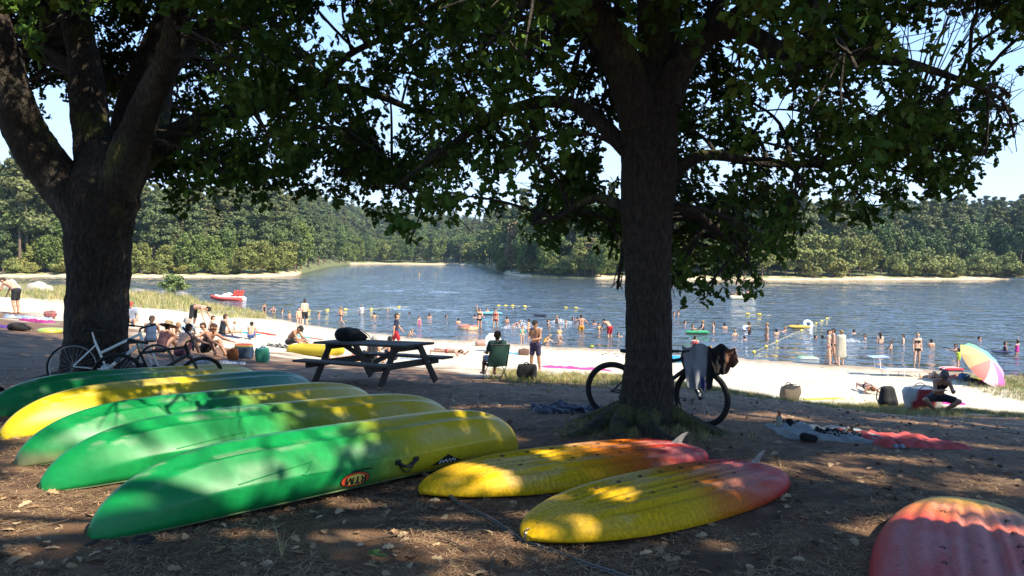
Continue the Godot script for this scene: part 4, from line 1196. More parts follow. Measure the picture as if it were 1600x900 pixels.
func bag(called: String, label: String, p: Vector3, yaw: float, s: Vector3, paint: Callable, handles := true, slump := 0.1) -> void:
	var o := thing(called, label, "bag", p, yaw, "bags on the beach")
	var mb := MB.new(); var rings := []; var cols := []
	for k in 12:
		var t := minf(k / 10.0, 1.0); var ring := PackedVector3Array(); var rc := PackedColorArray()
		var f := (0.86 + 0.2 * sin(PI * t * 0.9)) * (1.0 if k < 11 else 0.9)
		for j in 28:
			var a := TAU * j / 28; var ca := cos(a); var sa := sin(a)
			var q := Vector3(signf(ca) * pow(absf(ca), 0.55) * s.x * 0.5, 0, -signf(sa) * pow(absf(sa), 0.55) * s.z * 0.5) * f
			q *= 1 + n3.get_noise_3d(ca * 2 + p.x, t * 3, sa * 2) * 0.22
			q.y = s.y * t * (1 - slump * 0.8 * absf(sin(a * 1.5 + 1)) * t) - (0.03 if k == 11 else 0.0)
			q.x += slump * t * s.x * 0.3
			ring.append(q); rc.append(paint.call(a / TAU, t))
		rings.append(ring); cols.append(rc)
	mb.loft(rings, cols, true, true)
	part("bag_body", mb, M.vcloth, o)
	if handles:
		for z in [-0.3, 0.3]:
			mb = MB.new(); var pa := []
			for k in 11:
				var t := k / 10.0; pa.append(Vector3((t - 0.5) * s.x * 0.5 + slump * s.x * 0.25, s.y * (0.82 + 0.25 * sin(PI * t)), z * s.z * (1.1 + 0.4 * sin(PI * t))))
			mb.tube(pa, [0.012], 6, paint.call(0.1, 0.99)); part("handle", mb, M.vcloth, o)

func umbrella(label: String, c: Vector3, axis: Vector3, R: float, deep: float, colors: Array, pole: float, group := "beach umbrellas", spin := 0.0) -> void:
	axis = axis.normalized()
	var u := axis.cross(Vector3.UP).normalized(); var w := u.cross(axis)
	var o := thing("beach_umbrella", label, "umbrella", Vector3.ZERO, 0, group)
	o.transform = Transform3D(Basis(u, axis, u.cross(axis)), c)
	var n := colors.size()
	for k in n:
		var mb := MB.new(); var a0 := TAU * k / n + spin; var a1 := TAU * (k + 1) / n + spin
		var rows := 7; var cl := 7
		for r in rows:
			var t := r / (rows - 1.0)
			for j in cl:
				var f := j / (cl - 1.0); var a := lerpf(a0, a1, f); var sag := 1.0 - 0.07 * t * sin(PI * f)
				var rr := R * sin(t * 1.15) / sin(1.15) * sag
				mb.add(Vector3(cos(a) * rr, deep * (cos(t * 1.15) - cos(1.15)) / (1 - cos(1.15)) - 0.03 * t * sin(PI * f), sin(a) * rr), colors[k])
		for r in rows - 1:
			for j in cl - 1: mb.quad(r * cl + j, r * cl + j + 1, (r + 1) * cl + j + 1, (r + 1) * cl + j)
		part("panel", mb, M.umbrella, o)
		mb = MB.new()
		var pa := []
		for r in 6:
			var t := r / 5.0; pa.append(Vector3(cos(a0) * R * sin(t * 1.15) / sin(1.15), deep * (cos(t * 1.15) - cos(1.15)) / (1 - cos(1.15)) - 0.008, sin(a0) * R * sin(t * 1.15) / sin(1.15)))
		mb.tube(pa, [0.005], 4); part("rib", mb, M.steel, o)
	var mb := MB.new(); mb.tube([Vector3(0, deep + 0.06, 0), Vector3(0, deep - pole, 0)], [0.014], 8); part("pole", mb, M.white, o)

func ring_float(called: String, label: String, p: Vector3, R: float, r: float, cols: Array, up := 0.0, tilt := 0.0) -> Node3D:
	var mb := MB.new(); var n := 32
	for k in n:
		var a := TAU * k / n
		for j in 12:
			var q := TAU * j / 12
			mb.add(Vector3(cos(a) * (R + r * cos(q)), r * sin(q) + up + r * 0.5, -sin(a) * (R + r * cos(q))), cols[0] if sin(q) + 0.25 * sin(a * 7) < 0.25 else cols[mini(1, cols.size() - 1)])
	for k in n:
		for j in 12: mb.quad(k * 12 + j, ((k + 1) % n) * 12 + j, ((k + 1) % n) * 12 + (j + 1) % 12, k * 12 + (j + 1) % 12)
	return solo(called, label, "float", mb, M.vplastic, Transform3D(Basis(Vector3.RIGHT, tilt), p), "inflatable floats")

func air_mat(called: String, label: String, p: Vector3, yaw: float, l: float, w: float, h: float, col: Color, group := "inflatable floats", col2 = null) -> void:
	var o := thing(called, label, "float", p, yaw, group)
	var n := 4
	for k in n:
		var mb := MB.new(); var z := (k - (n - 1) / 2.0) * w / n; var rings := []
		for s in 13:
			var t := s / 12.0; var e := pow(maxf(0.02, 1 - pow(absf(2 * t - 1), 4.0)), 0.5); var ring := PackedVector3Array()
			for j in 10:
				var a := TAU * j / 10; ring.append(Vector3((t - 0.5) * l, h * 0.5 + cos(a) * h * 0.5 * e, z + sin(a) * w / n * 0.54 * e))
			rings.append(ring)
		mb.loft(rings)
		part("air_tube", mb, cloth_mat(col if k % 2 == 0 or col2 == null else col2), o)

func boulder(label: String, p: Vector3, s: Vector3, col: Color, sd: int) -> void:
	var mb := MB.new(); var rings := []; var cols := []
	for r in 14:
		var b := lerpf(-PI / 2 + 0.03, PI / 2 - 0.03, r / 13.0); var ring := PackedVector3Array(); var rc := PackedColorArray()
		for j in 22:
			var a := -TAU * j / 22; var d := Vector3(cos(b) * cos(a), sin(b), cos(b) * sin(a))
			var f := 1 + 0.35 * n1.get_noise_3d(d.x * 9 + sd * 20, d.y * 9, d.z * 9) + 0.1 * n3.get_noise_3d(d.x * 6, d.y * 6 + sd, d.z * 6)
			ring.append(d * s * f); rc.append(col * (1 + 0.25 * n3.get_noise_3d(d.x * 9, d.y * 9, d.z * 9)))
		rings.append(ring); cols.append(rc)
	mb.loft(rings, cols); solo("boulder", label, "boulder", mb, M.stone, Transform3D(Basis(), p), "boulders by the inlet")

func buoys(label: String, pts: Array, per: float, size: float) -> void:
	var o := thing("buoy_line", label, "buoys", pts[0], 0, "yellow buoy lines")
	var mb := MB.new(); mb.melt([[Vector3(-0.2, 0, 0) * size, Vector3(0.2, 0, 0) * size, 0.13 * size, 0.13 * size]], 0.03 * size, 0.02)
	var bm := mb.mesh(); var rope := []
	for k in pts.size() - 1:
		var L: float = pts[k].distance_to(pts[k + 1]); var n := int(L / per) + 1; var dir: Vector3 = (pts[k + 1] - pts[k]).normalized()
		for j in n:
			var p: Vector3 = pts[k].lerp(pts[k + 1], j / float(n)) - pts[0]; rope.append(p + Vector3(0, 0.02, 0))
			if rng.randf() < 0.8: part("buoy", bm, M.buoy, o, Transform3D(Basis(Vector3.UP, atan2(-dir.z, dir.x) + rnd(-0.3, 0.3)), p + Vector3(0, 0.07 * size, 0)))
	rope.append(pts[-1] - pts[0])
	mb = MB.new(); mb.tube(rope, [0.008], 5); part("rope", mb, M.rope, o)

func splash(label: String, c: Vector3, w: float, h: float, n: int) -> void:
	var mb := MB.new()
	for k in n:
		var a := rnd(0, TAU); var q := rng.randf(); var p := Vector3(cos(a) * w * q, h * (1 - q) * rng.randf(), sin(a) * w * q * 0.6); var s := rnd(0.008, 0.022)
		var v := [p + Vector3(s, 0, 0), p + Vector3(-s, 0, 0), p + Vector3(0, s, 0), p + Vector3(0, -s, 0), p + Vector3(0, 0, s), p + Vector3(0, 0, -s)]
		var i := []
		for x in v: i.append(mb.add(x))
		for f in [[0, 2, 4], [2, 1, 4], [1, 3, 4], [3, 0, 4], [2, 0, 5], [1, 2, 5], [3, 1, 5], [0, 3, 5]]: mb.tri(i[f[0]], i[f[1]], i[f[2]])
	var o := solo("splash", label, "splash", mb, M.foam, Transform3D(Basis(), c)); o.set_meta("kind", "stuff")


func near_things() -> void:
	var plain := func(c: Color) -> Callable: return func(_u, _v) -> Color: return c
	towel("towel", "crumpled coral red towel spread on the shaded grass", "towel", spot(1410, 690), 0.2, 1.15, 0.95, 0.05, plain.call(Color(0.8, 0.13, 0.13)), 1.0, "towels on the ground")
	towel("towel", "pale grey-blue towel with black beachwear on it, left of the red towel", "towel", spot(1290, 679), -0.1, 1.15, 1.05, 0.05, plain.call(Color(0.45, 0.5, 0.5)), 5.0, "towels on the ground")
	towel("swimwear", "black and white swimwear dropped on the grey-blue towel", "clothes", spot(1312, 683) + Vector3(0, 0.05, 0), 0.1, 0.5, 0.35, 0.06, func(u, v) -> Color: return Color(0.6, 0.6, 0.58) if n3.get_noise_2d(u * 30, v * 30) > 0.22 else Color(0.015, 0.015, 0.018), 8.0)
	towel("dark_top", "small black top with blue edge lying by the bottle", "clothes", spot(1238, 668), 0.2, 0.32, 0.2, 0.05, func(u, _v) -> Color: return Color(0.3, 0.4, 0.6) if u < -0.3 else Color(0.014, 0.014, 0.018), 12.0)
	towel("picnic_blanket", "dark blue and white patterned blanket left of the upright oak", "blanket", spot(893, 642), 0.15, 1.05, 0.75, 0.05, func(u, v) -> Color: return Color(0.25, 0.28, 0.36) if n3.get_noise_2d(u * 34, v * 34) > 0.06 else Color(0.02, 0.025, 0.05), 20.0)
	var mb := MB.new(); mb.lathe(Vector3.ZERO, [Vector2(0.03, 0), Vector2(0.035, 0.01), Vector2(0.035, 0.13), Vector2(0.024, 0.16), Vector2(0.016, 0.165)], 16)
	var bt := thing("sun_cream_bottle", "pale bottle with orange cap standing on the dark ground", "bottle", spot(1217, 670), 0)
	part("bottle_body", mb, cloth_mat(Color(0.5, 0.48, 0.38)), bt)
	mb = MB.new(); mb.lathe(Vector3(0, 0.165, 0), [Vector2(0.017, 0), Vector2(0.017, 0.04), Vector2(0.012, 0.05)], 12); part("cap", mb, cloth_mat(Color(0.55, 0.1, 0.03)), bt)
	var gg := thing("goggles", "swimming goggles with black strap lying before the red towel", "goggles", spot(1404, 701), 0.1)
	for s in [-1, 1]:
		mb = MB.new(); mb.lathe(Vector3(s * 0.036, 0.022, 0), [Vector2(0.012, 0.02), Vector2(0.027, 0.016), Vector2(0.031, 0.0), Vector2(0.02, -0.012)], 14, Basis(Vector3.RIGHT, 0.5)); part("lens", mb, cloth_mat(Color(0.32, 0.42, 0.5)), gg)
	mb = MB.new(); var pa := []
	for k in 14: pa.append(Vector3(-0.065 + 0.13 * k / 13.0, 0.02 + 0.05 * sin(k / 13.0 * PI), -0.01 - 0.06 * sin(k / 13.0 * PI)))
	mb.tube(pa, [0.006], 5); part("strap", mb, M.black, gg)
	mb = MB.new(); mb.melt([[Vector3(-0.06, 0.05, 0), Vector3(0.04, 0.04, 0.02), 0.05, 0.04]], 0.012, 0.02); solo("shoe", "dark shoe lying at the corner of the grey-blue towel", "shoe", mb, M.black_cloth, Transform3D(Basis(), spot(1265, 690)))
	var canvas := func(a, t) -> Color: return Color(0.17, 0.14, 0.1) if t < 0.92 - 0.1 * sin(a * 12.0) else Color(0.03, 0.03, 0.03)
	bag("shopping_bag", "brown canvas shopping bag standing open at the edge of the shade", spot(1234, 626), 0.2, Vector3(0.56, 0.5, 0.34), canvas, true, 0.22)
	backpack(spot(1387, 638), 0.2, "black backpack standing near the big white bag", false)
	bag("beach_bag", "large white and red beach bag beside the reading woman", spot(1440, 641), -0.15, Vector3(0.85, 0.6, 0.5), func(a, t) -> Color: return Color(0.45, 0.04, 0.05) if absf(a - 0.72 - 0.06 * t) < 0.07 or (a > 0.5 and t < 0.12) else Color(0.62, 0.6, 0.55), true, 0.12)
	towel("towel", "bright pink towel behind the reading woman", "towel", spot(1487, 631), 0.1, 0.7, 0.5, 0.03, plain.call(Color(0.75, 0.05, 0.42)), 31.0, "towels on the ground")
	towel("mat", "yellow-green mat lying at the edge of the shade", "mat", spot(1285, 624), 0.0, 1.3, 0.5, 0.015, plain.call(Color(0.55, 0.6, 0.06)), 33.0)
	bag("cool_bag", "black square cool bag on the ground beside the camping chair", spot(823, 594), 0.1, Vector3(0.42, 0.36, 0.26), plain.call(Color(0.014, 0.014, 0.016)), true, 0.03)
	camping_chair()
	# left camp under the oak
	towel("towel", "blue and white towel heap at the left edge of the shade", "towel", spot(45, 498), 0.2, 1.5, 0.8, 0.07, func(u, v) -> Color: return Color(0.2, 0.35, 0.6) if n1.get_noise_2d(u * 40, v * 40) > 0.1 else Color(0.55, 0.55, 0.6), 41.0, "towels on the ground")
	towel("towel", "magenta towel in the heap left of the big oak", "towel", spot(58, 503), -0.2, 1.1, 0.6, 0.06, plain.call(Color(0.4, 0.03, 0.2)), 43.0, "towels on the ground")
	towel("towel", "purple towel at the far left edge of the photo", "towel", spot(8, 512), 0.0, 1.0, 0.6, 0.05, plain.call(Color(0.1, 0.04, 0.25)), 44.0, "towels on the ground")
	bag("bag", "red striped bag standing in the towel heap left of the oak", spot(78, 497), 0.1, Vector3(0.4, 0.28, 0.3), func(a, t) -> Color: return Color(0.45, 0.04, 0.06) if fmod(t * 4.0, 1.0) < 0.5 else Color(0.3, 0.28, 0.25), true, 0.1)
	backpack(spot(28, 517), 0.4, "dark backpack lying among towels at the left edge", true)
	ring_float("swim_ring", "small yellow and green swim ring lying left of the big oak", spot(78, 519), 0.3, 0.08, [Color(0.5, 0.45, 0.05), Color(0.25, 0.35, 0.06)])
	bag("straw_bag", "orange-brown basket bag among the family by the oak", spot(364, 562), 0.3, Vector3(0.3, 0.3, 0.24), plain.call(Color(0.3, 0.1, 0.03)), true, 0.03)
	bag("cool_bag", "dark blue cool bag with striped lid by the family", spot(382, 560), -0.1, Vector3(0.5, 0.42, 0.32), func(a, t) -> Color: return Color(0.5, 0.06, 0.06) if t > 0.9 else (Color(0.4, 0.35, 0.05) if t > 0.8 else Color(0.03, 0.06, 0.12)), false, 0.02)
	bag("carrier_bag", "green and teal plastic carrier bag left of the picnic table", spot(410, 566), 0.2, Vector3(0.36, 0.42, 0.26), func(a, t) -> Color: return Color(0.04, 0.3, 0.2) if a > 0.5 else Color(0.12, 0.3, 0.4), true, 0.1)
	bag("carrier_bag", "white plastic carrier bag lying behind the dark bicycle", spot(308, 580), 0.5, Vector3(0.5, 0.28, 0.34), plain.call(Color(0.6, 0.62, 0.62)), true, 0.25)
	towel("towel", "blue checked towel in front of the family by the oak", "towel", spot(362, 568), 0.2, 0.7, 0.4, 0.04, func(u, v) -> Color: return Color(0.1, 0.2, 0.35) if fmod(absf(u) * 9, 1.0) > 0.5 else Color(0.4, 0.42, 0.45), 51.0, "towels on the ground")
	towel("clothes", "black and white clothes heap beside the seated man", "clothes", spot(436, 543), 0.1, 0.9, 0.5, 0.09, func(u, v) -> Color: return Color(0.4, 0.4, 0.38) if n3.get_noise_2d(u * 20, v * 20) > 0.2 else Color(0.02, 0.02, 0.022), 55.0)
	for q in [[415, 522, "flat red towel on the sunny sand left of the seated man", Color(0.6, 0.05, 0.05), 1.0], [475, 527, "teal towel on the sand behind the seated man", Color(0.05, 0.4, 0.36), 1.2], [494, 530, "red beach cushion towel left of the table's backpack", Color(0.65, 0.08, 0.06), 0.6], [388, 521, "turquoise towel beside the toddler", Color(0.05, 0.35, 0.45), 1.0], [345, 524, "dark blue towel under the sitting woman", Color(0.02, 0.03, 0.09), 1.6], [585, 556, "magenta towel under the couple behind the table", Color(0.6, 0.05, 0.35), 1.8], [645, 562, "blue and white towel behind the table's right end", Color(0.25, 0.35, 0.45), 1.0], [658, 565, "pink towel end by the far bench", Color(0.65, 0.1, 0.3), 0.5], [900, 576, "long pink towel on the sand left of the upright oak", Color(0.7, 0.06, 0.3), 2.4], [795, 552, "blue towel at the foot of the white umbrella", Color(0.1, 0.35, 0.65), 1.2]]:
		towel("towel", q[2], "towel", spot(q[0], q[1]), 0.1, q[4], q[4] * 0.5, 0.03, plain.call(q[3]), q[0], "towels on the ground")
	var o := thing("inflatable_boat", "yellow inflatable boat lying left of the picnic table", "float", spot(497, 556) , -0.42)
	mb = MB.new(); mb.melt([[Vector3(-0.95, 0.2, 0.28), Vector3(0.6, 0.2, 0.28), 0.17, 0.18], [Vector3(-0.95, 0.2, -0.28), Vector3(0.6, 0.2, -0.28), 0.17, 0.18], [Vector3(0.6, 0.2, 0.28), Vector3(0.95, 0.26, 0), 0.18, 0.16], [Vector3(0.6, 0.2, -0.28), Vector3(0.95, 0.26, 0), 0.18, 0.16], [Vector3(-0.95, 0.2, -0.28), Vector3(-0.95, 0.2, 0.28), 0.17, 0.17]], 0.04, 0.06)
	part("air_chamber", mb, cloth_mat(Color(0.62, 0.48, 0.02)), o)
	mb = MB.new(); mb.box(Vector3(-0.1, 0.1, 0), Vector3(1.8, 0.08, 0.5), Basis(), 0.02); part("floor", mb, cloth_mat(Color(0.5, 0.4, 0.04)), o)

func camping_chair() -> void:
	var p := spot(773, 594); var o := thing("camping_chair", "green folding camping chair with a man in it, at the edge of the shade", "chair", p, PI + 0.35)
	o.scale = Vector3.ONE * 0.8
	var tubes := [[Vector3(-0.27, 0.0, 0.28), Vector3(-0.27, 0.42, -0.2), Vector3(-0.27, 1.0, -0.42)], [Vector3(-0.27, 0.0, -0.3), Vector3(-0.27, 0.42, 0.25)]]
	for s in [-1, 1]:
		for t in tubes:
			var pa := []
			for q in t: pa.append(Vector3(q.x * s, q.y, q.z))
			var mb := MB.new(); mb.tube(pa, [0.012], 8); part("frame_tube", mb, M.black, o)
	for q in [[0.0, 0.28], [0.0, -0.3], [1.0, -0.42], [0.42, 0.25]]:
		var mb := MB.new(); mb.tube([Vector3(-0.27, q[0] + 0.012, q[1]), Vector3(0.27, q[0] + 0.012, q[1])], [0.011], 8); part("crossbar", mb, M.black, o)
	for f in [["backrest", Vector2(1.0, -0.42), Vector2(0.4, -0.19), 0.05], ["seat", Vector2(0.4, -0.19), Vector2(0.42, 0.25), 0.05]]:
		var mb := MB.new()
		for lay in 2:
			for k in 9:
				for j in 9:
					var u := j / 8.0 * 2 - 1; var t := k / 8.0; var q: Vector2 = f[1].lerp(f[2], t)
					var sag: float = f[3] * (1 - u * u) * sin(PI * t)
					var nrm := Vector3(0, f[2].y - f[1].y, -(f[2].x - f[1].x)).normalized()
					mb.add(Vector3(u * 0.265, q.x, q.y) - (nrm if f[0] == "seat" else Vector3(0, 0.2, 1)) * sag * (1 if f[0] == "seat" else 1) + Vector3(0, 0, 0.004 * lay))
		for lay in 2:
			for k in 8:
				for j in 8:
					var a := lay * 81 + k * 9 + j; mb.quad(a, a + 1, a + 10, a + 9)
		part(f[0], mb, M.chair_cloth, o)

func beach_things() -> void:
	M.buoy = mat(0.8, 0.6, 0.05, 0.5); M.rope = mat(0.6, 0.56, 0.4, 0.9); M.foam = mat(0.85, 0.87, 0.9, 0.5)
	# rainbow umbrella lying on its side
	var C := [Color(0.85, 0.06, 0.5), Color(0.75, 0.25, 0.7), Color(0.1, 0.35, 0.85), Color(0.05, 0.5, 0.85), Color(0.05, 0.55, 0.6), Color(0.1, 0.6, 0.2), Color(0.85, 0.75, 0.1), Color(0.9, 0.42, 0.08), Color(0.85, 0.12, 0.08), Color(0.9, 0.62, 0.72)]
	C.reverse()
	for k in C.size(): C[k] = C[k].lerp(Color(0.85, 0.85, 0.85), 0.18)
	var g := spot(1545, 602)
	umbrella("rainbow striped beach umbrella lying on its side at the right edge", g + Vector3(-0.1, 0.76, -0.3), Vector3(0.42, 0.66, 0.62), 1.12, 0.4, C, 1.2, "beach umbrellas", -0.9 + PI + 2.75)
	var wh := []
	for k in 10: wh.append(Color(0.8, 0.83, 0.86) if k % 2 == 0 else Color(0.72, 0.78, 0.85))
	g = spot(772, 549)
	umbrella("white beach umbrella lying on its side behind the camping chair", g + Vector3(0, 0.42, 0), Vector3(0.55, 0.35, 0.75), 0.55, 0.2, wh, 0.9, "beach umbrellas")
	# sunbed with shade
	var o := thing("sunbed", "folding white sunbed with a blue head shade at the water's edge", "sunbed", spot(1398, 587), -0.06)
	var mb := MB.new()
	for s in [-1, 1]: mb.tube([Vector3(-0.75, 0.34, 0.3 * s), Vector3(-0.4, 0.28, 0.3 * s), Vector3(1.0, 0.28, 0.3 * s)], [0.014], 6)
	for x in [-0.45, 0.25, 0.85]:
		for s in [-1, 1]: mb.tube([Vector3(x, 0.28, 0.3 * s), Vector3(x + 0.05, 0.0, 0.3 * s)], [0.012], 6)
		mb.tube([Vector3(x + 0.05, 0.015, -0.3), Vector3(x + 0.05, 0.015, 0.3)], [0.012], 6)
	for s in [-1, 1]: mb.tube([Vector3(-0.72, 0.34, 0.3 * s), Vector3(-0.78, 0.8, 0.3 * s)], [0.012], 6)
	part("frame", mb, M.white, o)
	mb = MB.new(); mb.box(Vector3(0.3, 0.29, 0), Vector3(1.35, 0.02, 0.56)); part("bed_cloth", mb, cloth_mat(Color(0.7, 0.66, 0.6)), o)
	mb = MB.new(); mb.box(Vector3(-0.56, 0.33, 0), Vector3(0.36, 0.03, 0.54), Basis(Vector3(0, 0, 1), -0.2)); part("head_rest", mb, cloth_mat(Color(0.06, 0.18, 0.6)), o)
	mb = MB.new(); mb.box(Vector3(-0.72, 0.81, 0), Vector3(0.75, 0.03, 0.62), Basis(Vector3(0, 0, 1), 0.04)); part("sun_shade", mb, cloth_mat(Color(0.45, 0.62, 0.85)), o)
	# pedal boat
	o = thing("pedal_boat", "white and red pedal boat moored at the grassy spit", "boat", lake(357, 469), -0.12)
	o.scale = Vector3.ONE * 0.82
	for s in [-1, 1]:
		mb = MB.new(); var rings := []
		for k in 15:
			var t := k / 14.0; var w := 0.34 * pow(maxf(0.03, 1 - pow(absf(2 * t - 1), 3)), 0.5); var ring := PackedVector3Array(); var up := 0.3 * pow(1 - t, 3)
			for j in 12:
				var a := TAU * j / 12; ring.append(Vector3((t - 0.5) * 4.1, 0.18 + up + cos(a) * 0.3 * (1 if cos(a) < 0 else 0.7), s * 0.52 + sin(a) * w))
			rings.append(ring)
		mb.loft(rings); part("float", mb, M.white if s < 0 else cloth_mat(Color(0.7, 0.12, 0.1)), o)
	mb = MB.new(); mb.box(Vector3(0.1, 0.44, 0), Vector3(3.4, 0.1, 1.4), Basis(), 0.03); part("deck", mb, M.white, o)
	mb = MB.new(); mb.melt([[Vector3(-0.45, 0.45, 0), Vector3(0.1, 0.5, 0), 0.38, 0.45]], 0.06, 0.05); part("wheel_housing", mb, M.white, o)
	for x in [0.75, 1.45]:
		for s in [-1, 1]:
			mb = MB.new(); mb.box(Vector3(x, 0.66, s * 0.36), Vector3(0.42, 0.08, 0.5), Basis(), 0.03); mb.box(Vector3(x + 0.24, 0.95, s * 0.36), Vector3(0.1, 0.62, 0.5), Basis(Vector3(0, 0, 1), -0.3), 0.03)
			mb.box(Vector3(x, 0.56, s * 0.36), Vector3(0.3, 0.18, 0.3), Basis(), 0.02)
			part("seat", mb, cloth_mat(Color(0.75, 0.1, 0.07)), o)
	# boulders
	boulder("large pale boulder at the far left edge behind the walking man", spot(12, 452), Vector3(1.0, 0.8, 0.8), Color(0.62, 0.57, 0.48), 1)
	boulder("long pale boulder right of the walking man", spot(60, 453), Vector3(1.3, 0.65, 0.8), Color(0.62, 0.56, 0.46), 2)
	boulder("grey boulder just right of the big oak trunk", spot(215, 457), Vector3(0.7, 0.42, 0.5), Color(0.34, 0.33, 0.32), 3)
	boulder("small grey boulder left of the shore bush", spot(250, 460), Vector3(0.6, 0.35, 0.5), Color(0.32, 0.31, 0.3), 4)
	boulder("low grey boulder right of the shore bush", spot(284, 462), Vector3(0.7, 0.4, 0.6), Color(0.33, 0.32, 0.3), 5)
	# buoy lines
	buoys("yellow buoys in the lake left of centre, first group", [lake(756, 477), lake(768, 477)], 1.1, 0.5)
	buoys("longest row of yellow buoys in the middle of the lake", [lake(779, 478), lake(812, 478)], 1.0, 0.5)
	buoys("short row of yellow buoys right of the longest row", [lake(820, 479), lake(829, 479)], 1.1, 0.5)
	buoys("row of yellow buoys left of the upright oak", [lake(884, 481), lake(916, 482)], 1.3, 0.5)
	buoys("row of yellow buoys right of the upright oak", [lake(1168, 491), lake(1204, 492)], 1.2, 0.55)
	buoys("slanting rope of yellow buoys closing the bathing area on the right", [lake(1178, 551), lake(1228, 527), lake(1252, 517), lake(1275, 506), lake(1299, 495)], 3.1, 0.55)
	buoys("rope of pale buoys closing the bathing area on the left", [lake(482, 486), lake(540, 484), lake(580, 483), lake(604, 481), lake(642, 479)], 2.4, 0.5)
	# floats and mats
	ring_float("donut_ring", "brown and cream donut swim ring at the water's edge", lake(731, 513), 0.5, 0.2, [Color(0.75, 0.5, 0.25), Color(0.35, 0.13, 0.08)], -0.05)
	air_mat("air_mattress", "light blue air mattress with a bather on it", lake(766, 491), 0.05, 2.0, 0.8, 0.2, Color(0.2, 0.6, 0.75))
	air_mat("air_mattress", "black and white float right of the boy's head", lake(844, 494), 0.1, 1.1, 0.6, 0.2, Color(0.03, 0.04, 0.08))
	air_mat("crocodile_float", "green crocodile float with a child, held by a woman", lake(1089, 521), 0.05, 1.6, 0.55, 0.2, Color(0.06, 0.42, 0.2))
	air_mat("air_mattress", "yellow float with bathers near the slanting buoy rope", lake(1249, 513), 0.05, 1.5, 0.7, 0.22, Color(0.75, 0.5, 0.1))
	ring_float("swim_ring", "blue and white swim ring behind the yellow float", lake(1260, 510), 0.26, 0.12, [Color(0.15, 0.3, 0.5), Color(0.7, 0.75, 0.8)], 0.25, 1.0)
	air_mat("bodyboard", "dark bodyboard under a child at the right edge of the lake", lake(1565, 551), 0.1, 1.0, 0.5, 0.1, Color(0.02, 0.03, 0.12))
	ring_float("swim_ring", "pale swim ring held by the bathing woman right of centre", lake(1165, 517), 0.2, 0.09, [Color(0.6, 0.65, 0.8), Color(0.7, 0.7, 0.75)], 0.2, 0.8)
	air_mat("turtle_float", "green and white float lying on the sand beside two women", spot(1262, 565), -0.05, 1.05, 0.6, 0.26, Color(0.03, 0.42, 0.16), "inflatable floats", Color(0.6, 0.65, 0.6))
	air_mat("deflated_mattress", "bright blue air mattress on the sand right of the oak trunk", spot(1053, 566), 0.2, 0.9, 0.6, 0.3, Color(0.02, 0.35, 0.75))
	air_mat("air_mattress", "white and red float lying beside the rainbow umbrella", spot(1486, 579), 0.05, 0.95, 0.6, 0.16, Color(0.7, 0.68, 0.66), "inflatable floats", Color(0.6, 0.05, 0.08))
	splash("white water splashed up by a child swimming left of centre", lake(876, 503), 0.9, 0.25, 400)
	splash("white water splashed up behind the standing boy", lake(816, 513), 1.5, 0.6, 700)
	splash("white water splashed up by a swimmer on the right", lake(1331, 534), 0.8, 0.2, 300)
	# rubber boat with people far out
	o = thing("rubber_boat", "pale rubber boat full of people far out on the lake", "boat", lake(1156, 467), 0.05)
	mb = MB.new(); mb.melt([[Vector3(-1.2, 0.15, 0.55), Vector3(1.2, 0.15, 0.55), 0.28, 0.28], [Vector3(-1.2, 0.15, -0.55), Vector3(1.2, 0.15, -0.55), 0.28, 0.28], [Vector3(1.2, 0.15, 0.55), Vector3(1.75, 0.3, 0), 0.28, 0.24], [Vector3(1.2, 0.15, -0.55), Vector3(1.75, 0.3, 0), 0.28, 0.24], [Vector3(-1.2, 0.15, -0.55), Vector3(-1.2, 0.15, 0.55), 0.28, 0.28], [Vector3(-1.0, 0.0, 0), Vector3(1.2, 0.0, 0), 0.2, 0.2]], 0.09, 0.1)
	part("air_chamber", mb, cloth_mat(Color(0.72, 0.72, 0.55)), o)
	# bags and towels on the bright sand
	var plain := func(c: Color) -> Callable: return func(_u, _v) -> Color: return c
	bag("beach_bag", "brown wicker beach bag right of the blue towel", spot(818, 555), 0.0, Vector3(0.5, 0.3, 0.35), plain.call(Color(0.2, 0.11, 0.08)), true, 0.08)
	bag("beach_bag", "pink-beige soft bag left of the white umbrella", spot(751, 541), 0.2, Vector3(0.6, 0.36, 0.4), plain.call(Color(0.6, 0.35, 0.28)), false, 0.3)
	bag("beach_bag", "white bag with blue end on the sand right of the hanging clothes", spot(1133, 561), 0.1, Vector3(0.5, 0.25, 0.35), func(a, t) -> Color: return Color(0.1, 0.15, 0.4) if a < 0.12 or a > 0.9 else Color(0.65, 0.65, 0.65), false, 0.2)
	towel("towel", "white and pink towel heap behind the seated woman at the water", "towel", spot(1105, 556), 0.1, 1.1, 0.6, 0.1, func(u, v) -> Color: return Color(0.7, 0.2, 0.3) if u > 0.2 and u < 0.35 else Color(0.66, 0.66, 0.62), 61.0, "towels on the ground")
	bag("toy_bucket", "small orange bucket behind the towel heap", spot(1101, 547), 0.0, Vector3(0.22, 0.2, 0.22), plain.call(Color(0.75, 0.42, 0.12)), true, 0.0)
	towel("towel", "red patterned towel heap under the rainbow umbrella", "towel", spot(1490, 592), 0.1, 0.85, 0.5, 0.14, func(u, v) -> Color: return Color(0.75, 0.15, 0.1) if n3.get_noise_2d(u * 25, v * 25) > -0.05 else Color(0.7, 0.4, 0.5), 63.0, "towels on the ground")
	towel("towel", "yellow towel under the rainbow umbrella", "towel", spot(1522, 594), 0.1, 0.7, 0.4, 0.05, plain.call(Color(0.8, 0.6, 0.03)), 66.0, "towels on the ground")
	bag("bag", "blue and teal bag under the rainbow umbrella", spot(1506, 595), 0.1, Vector3(0.35, 0.3, 0.3), plain.call(Color(0.03, 0.12, 0.3)), true, 0.1)
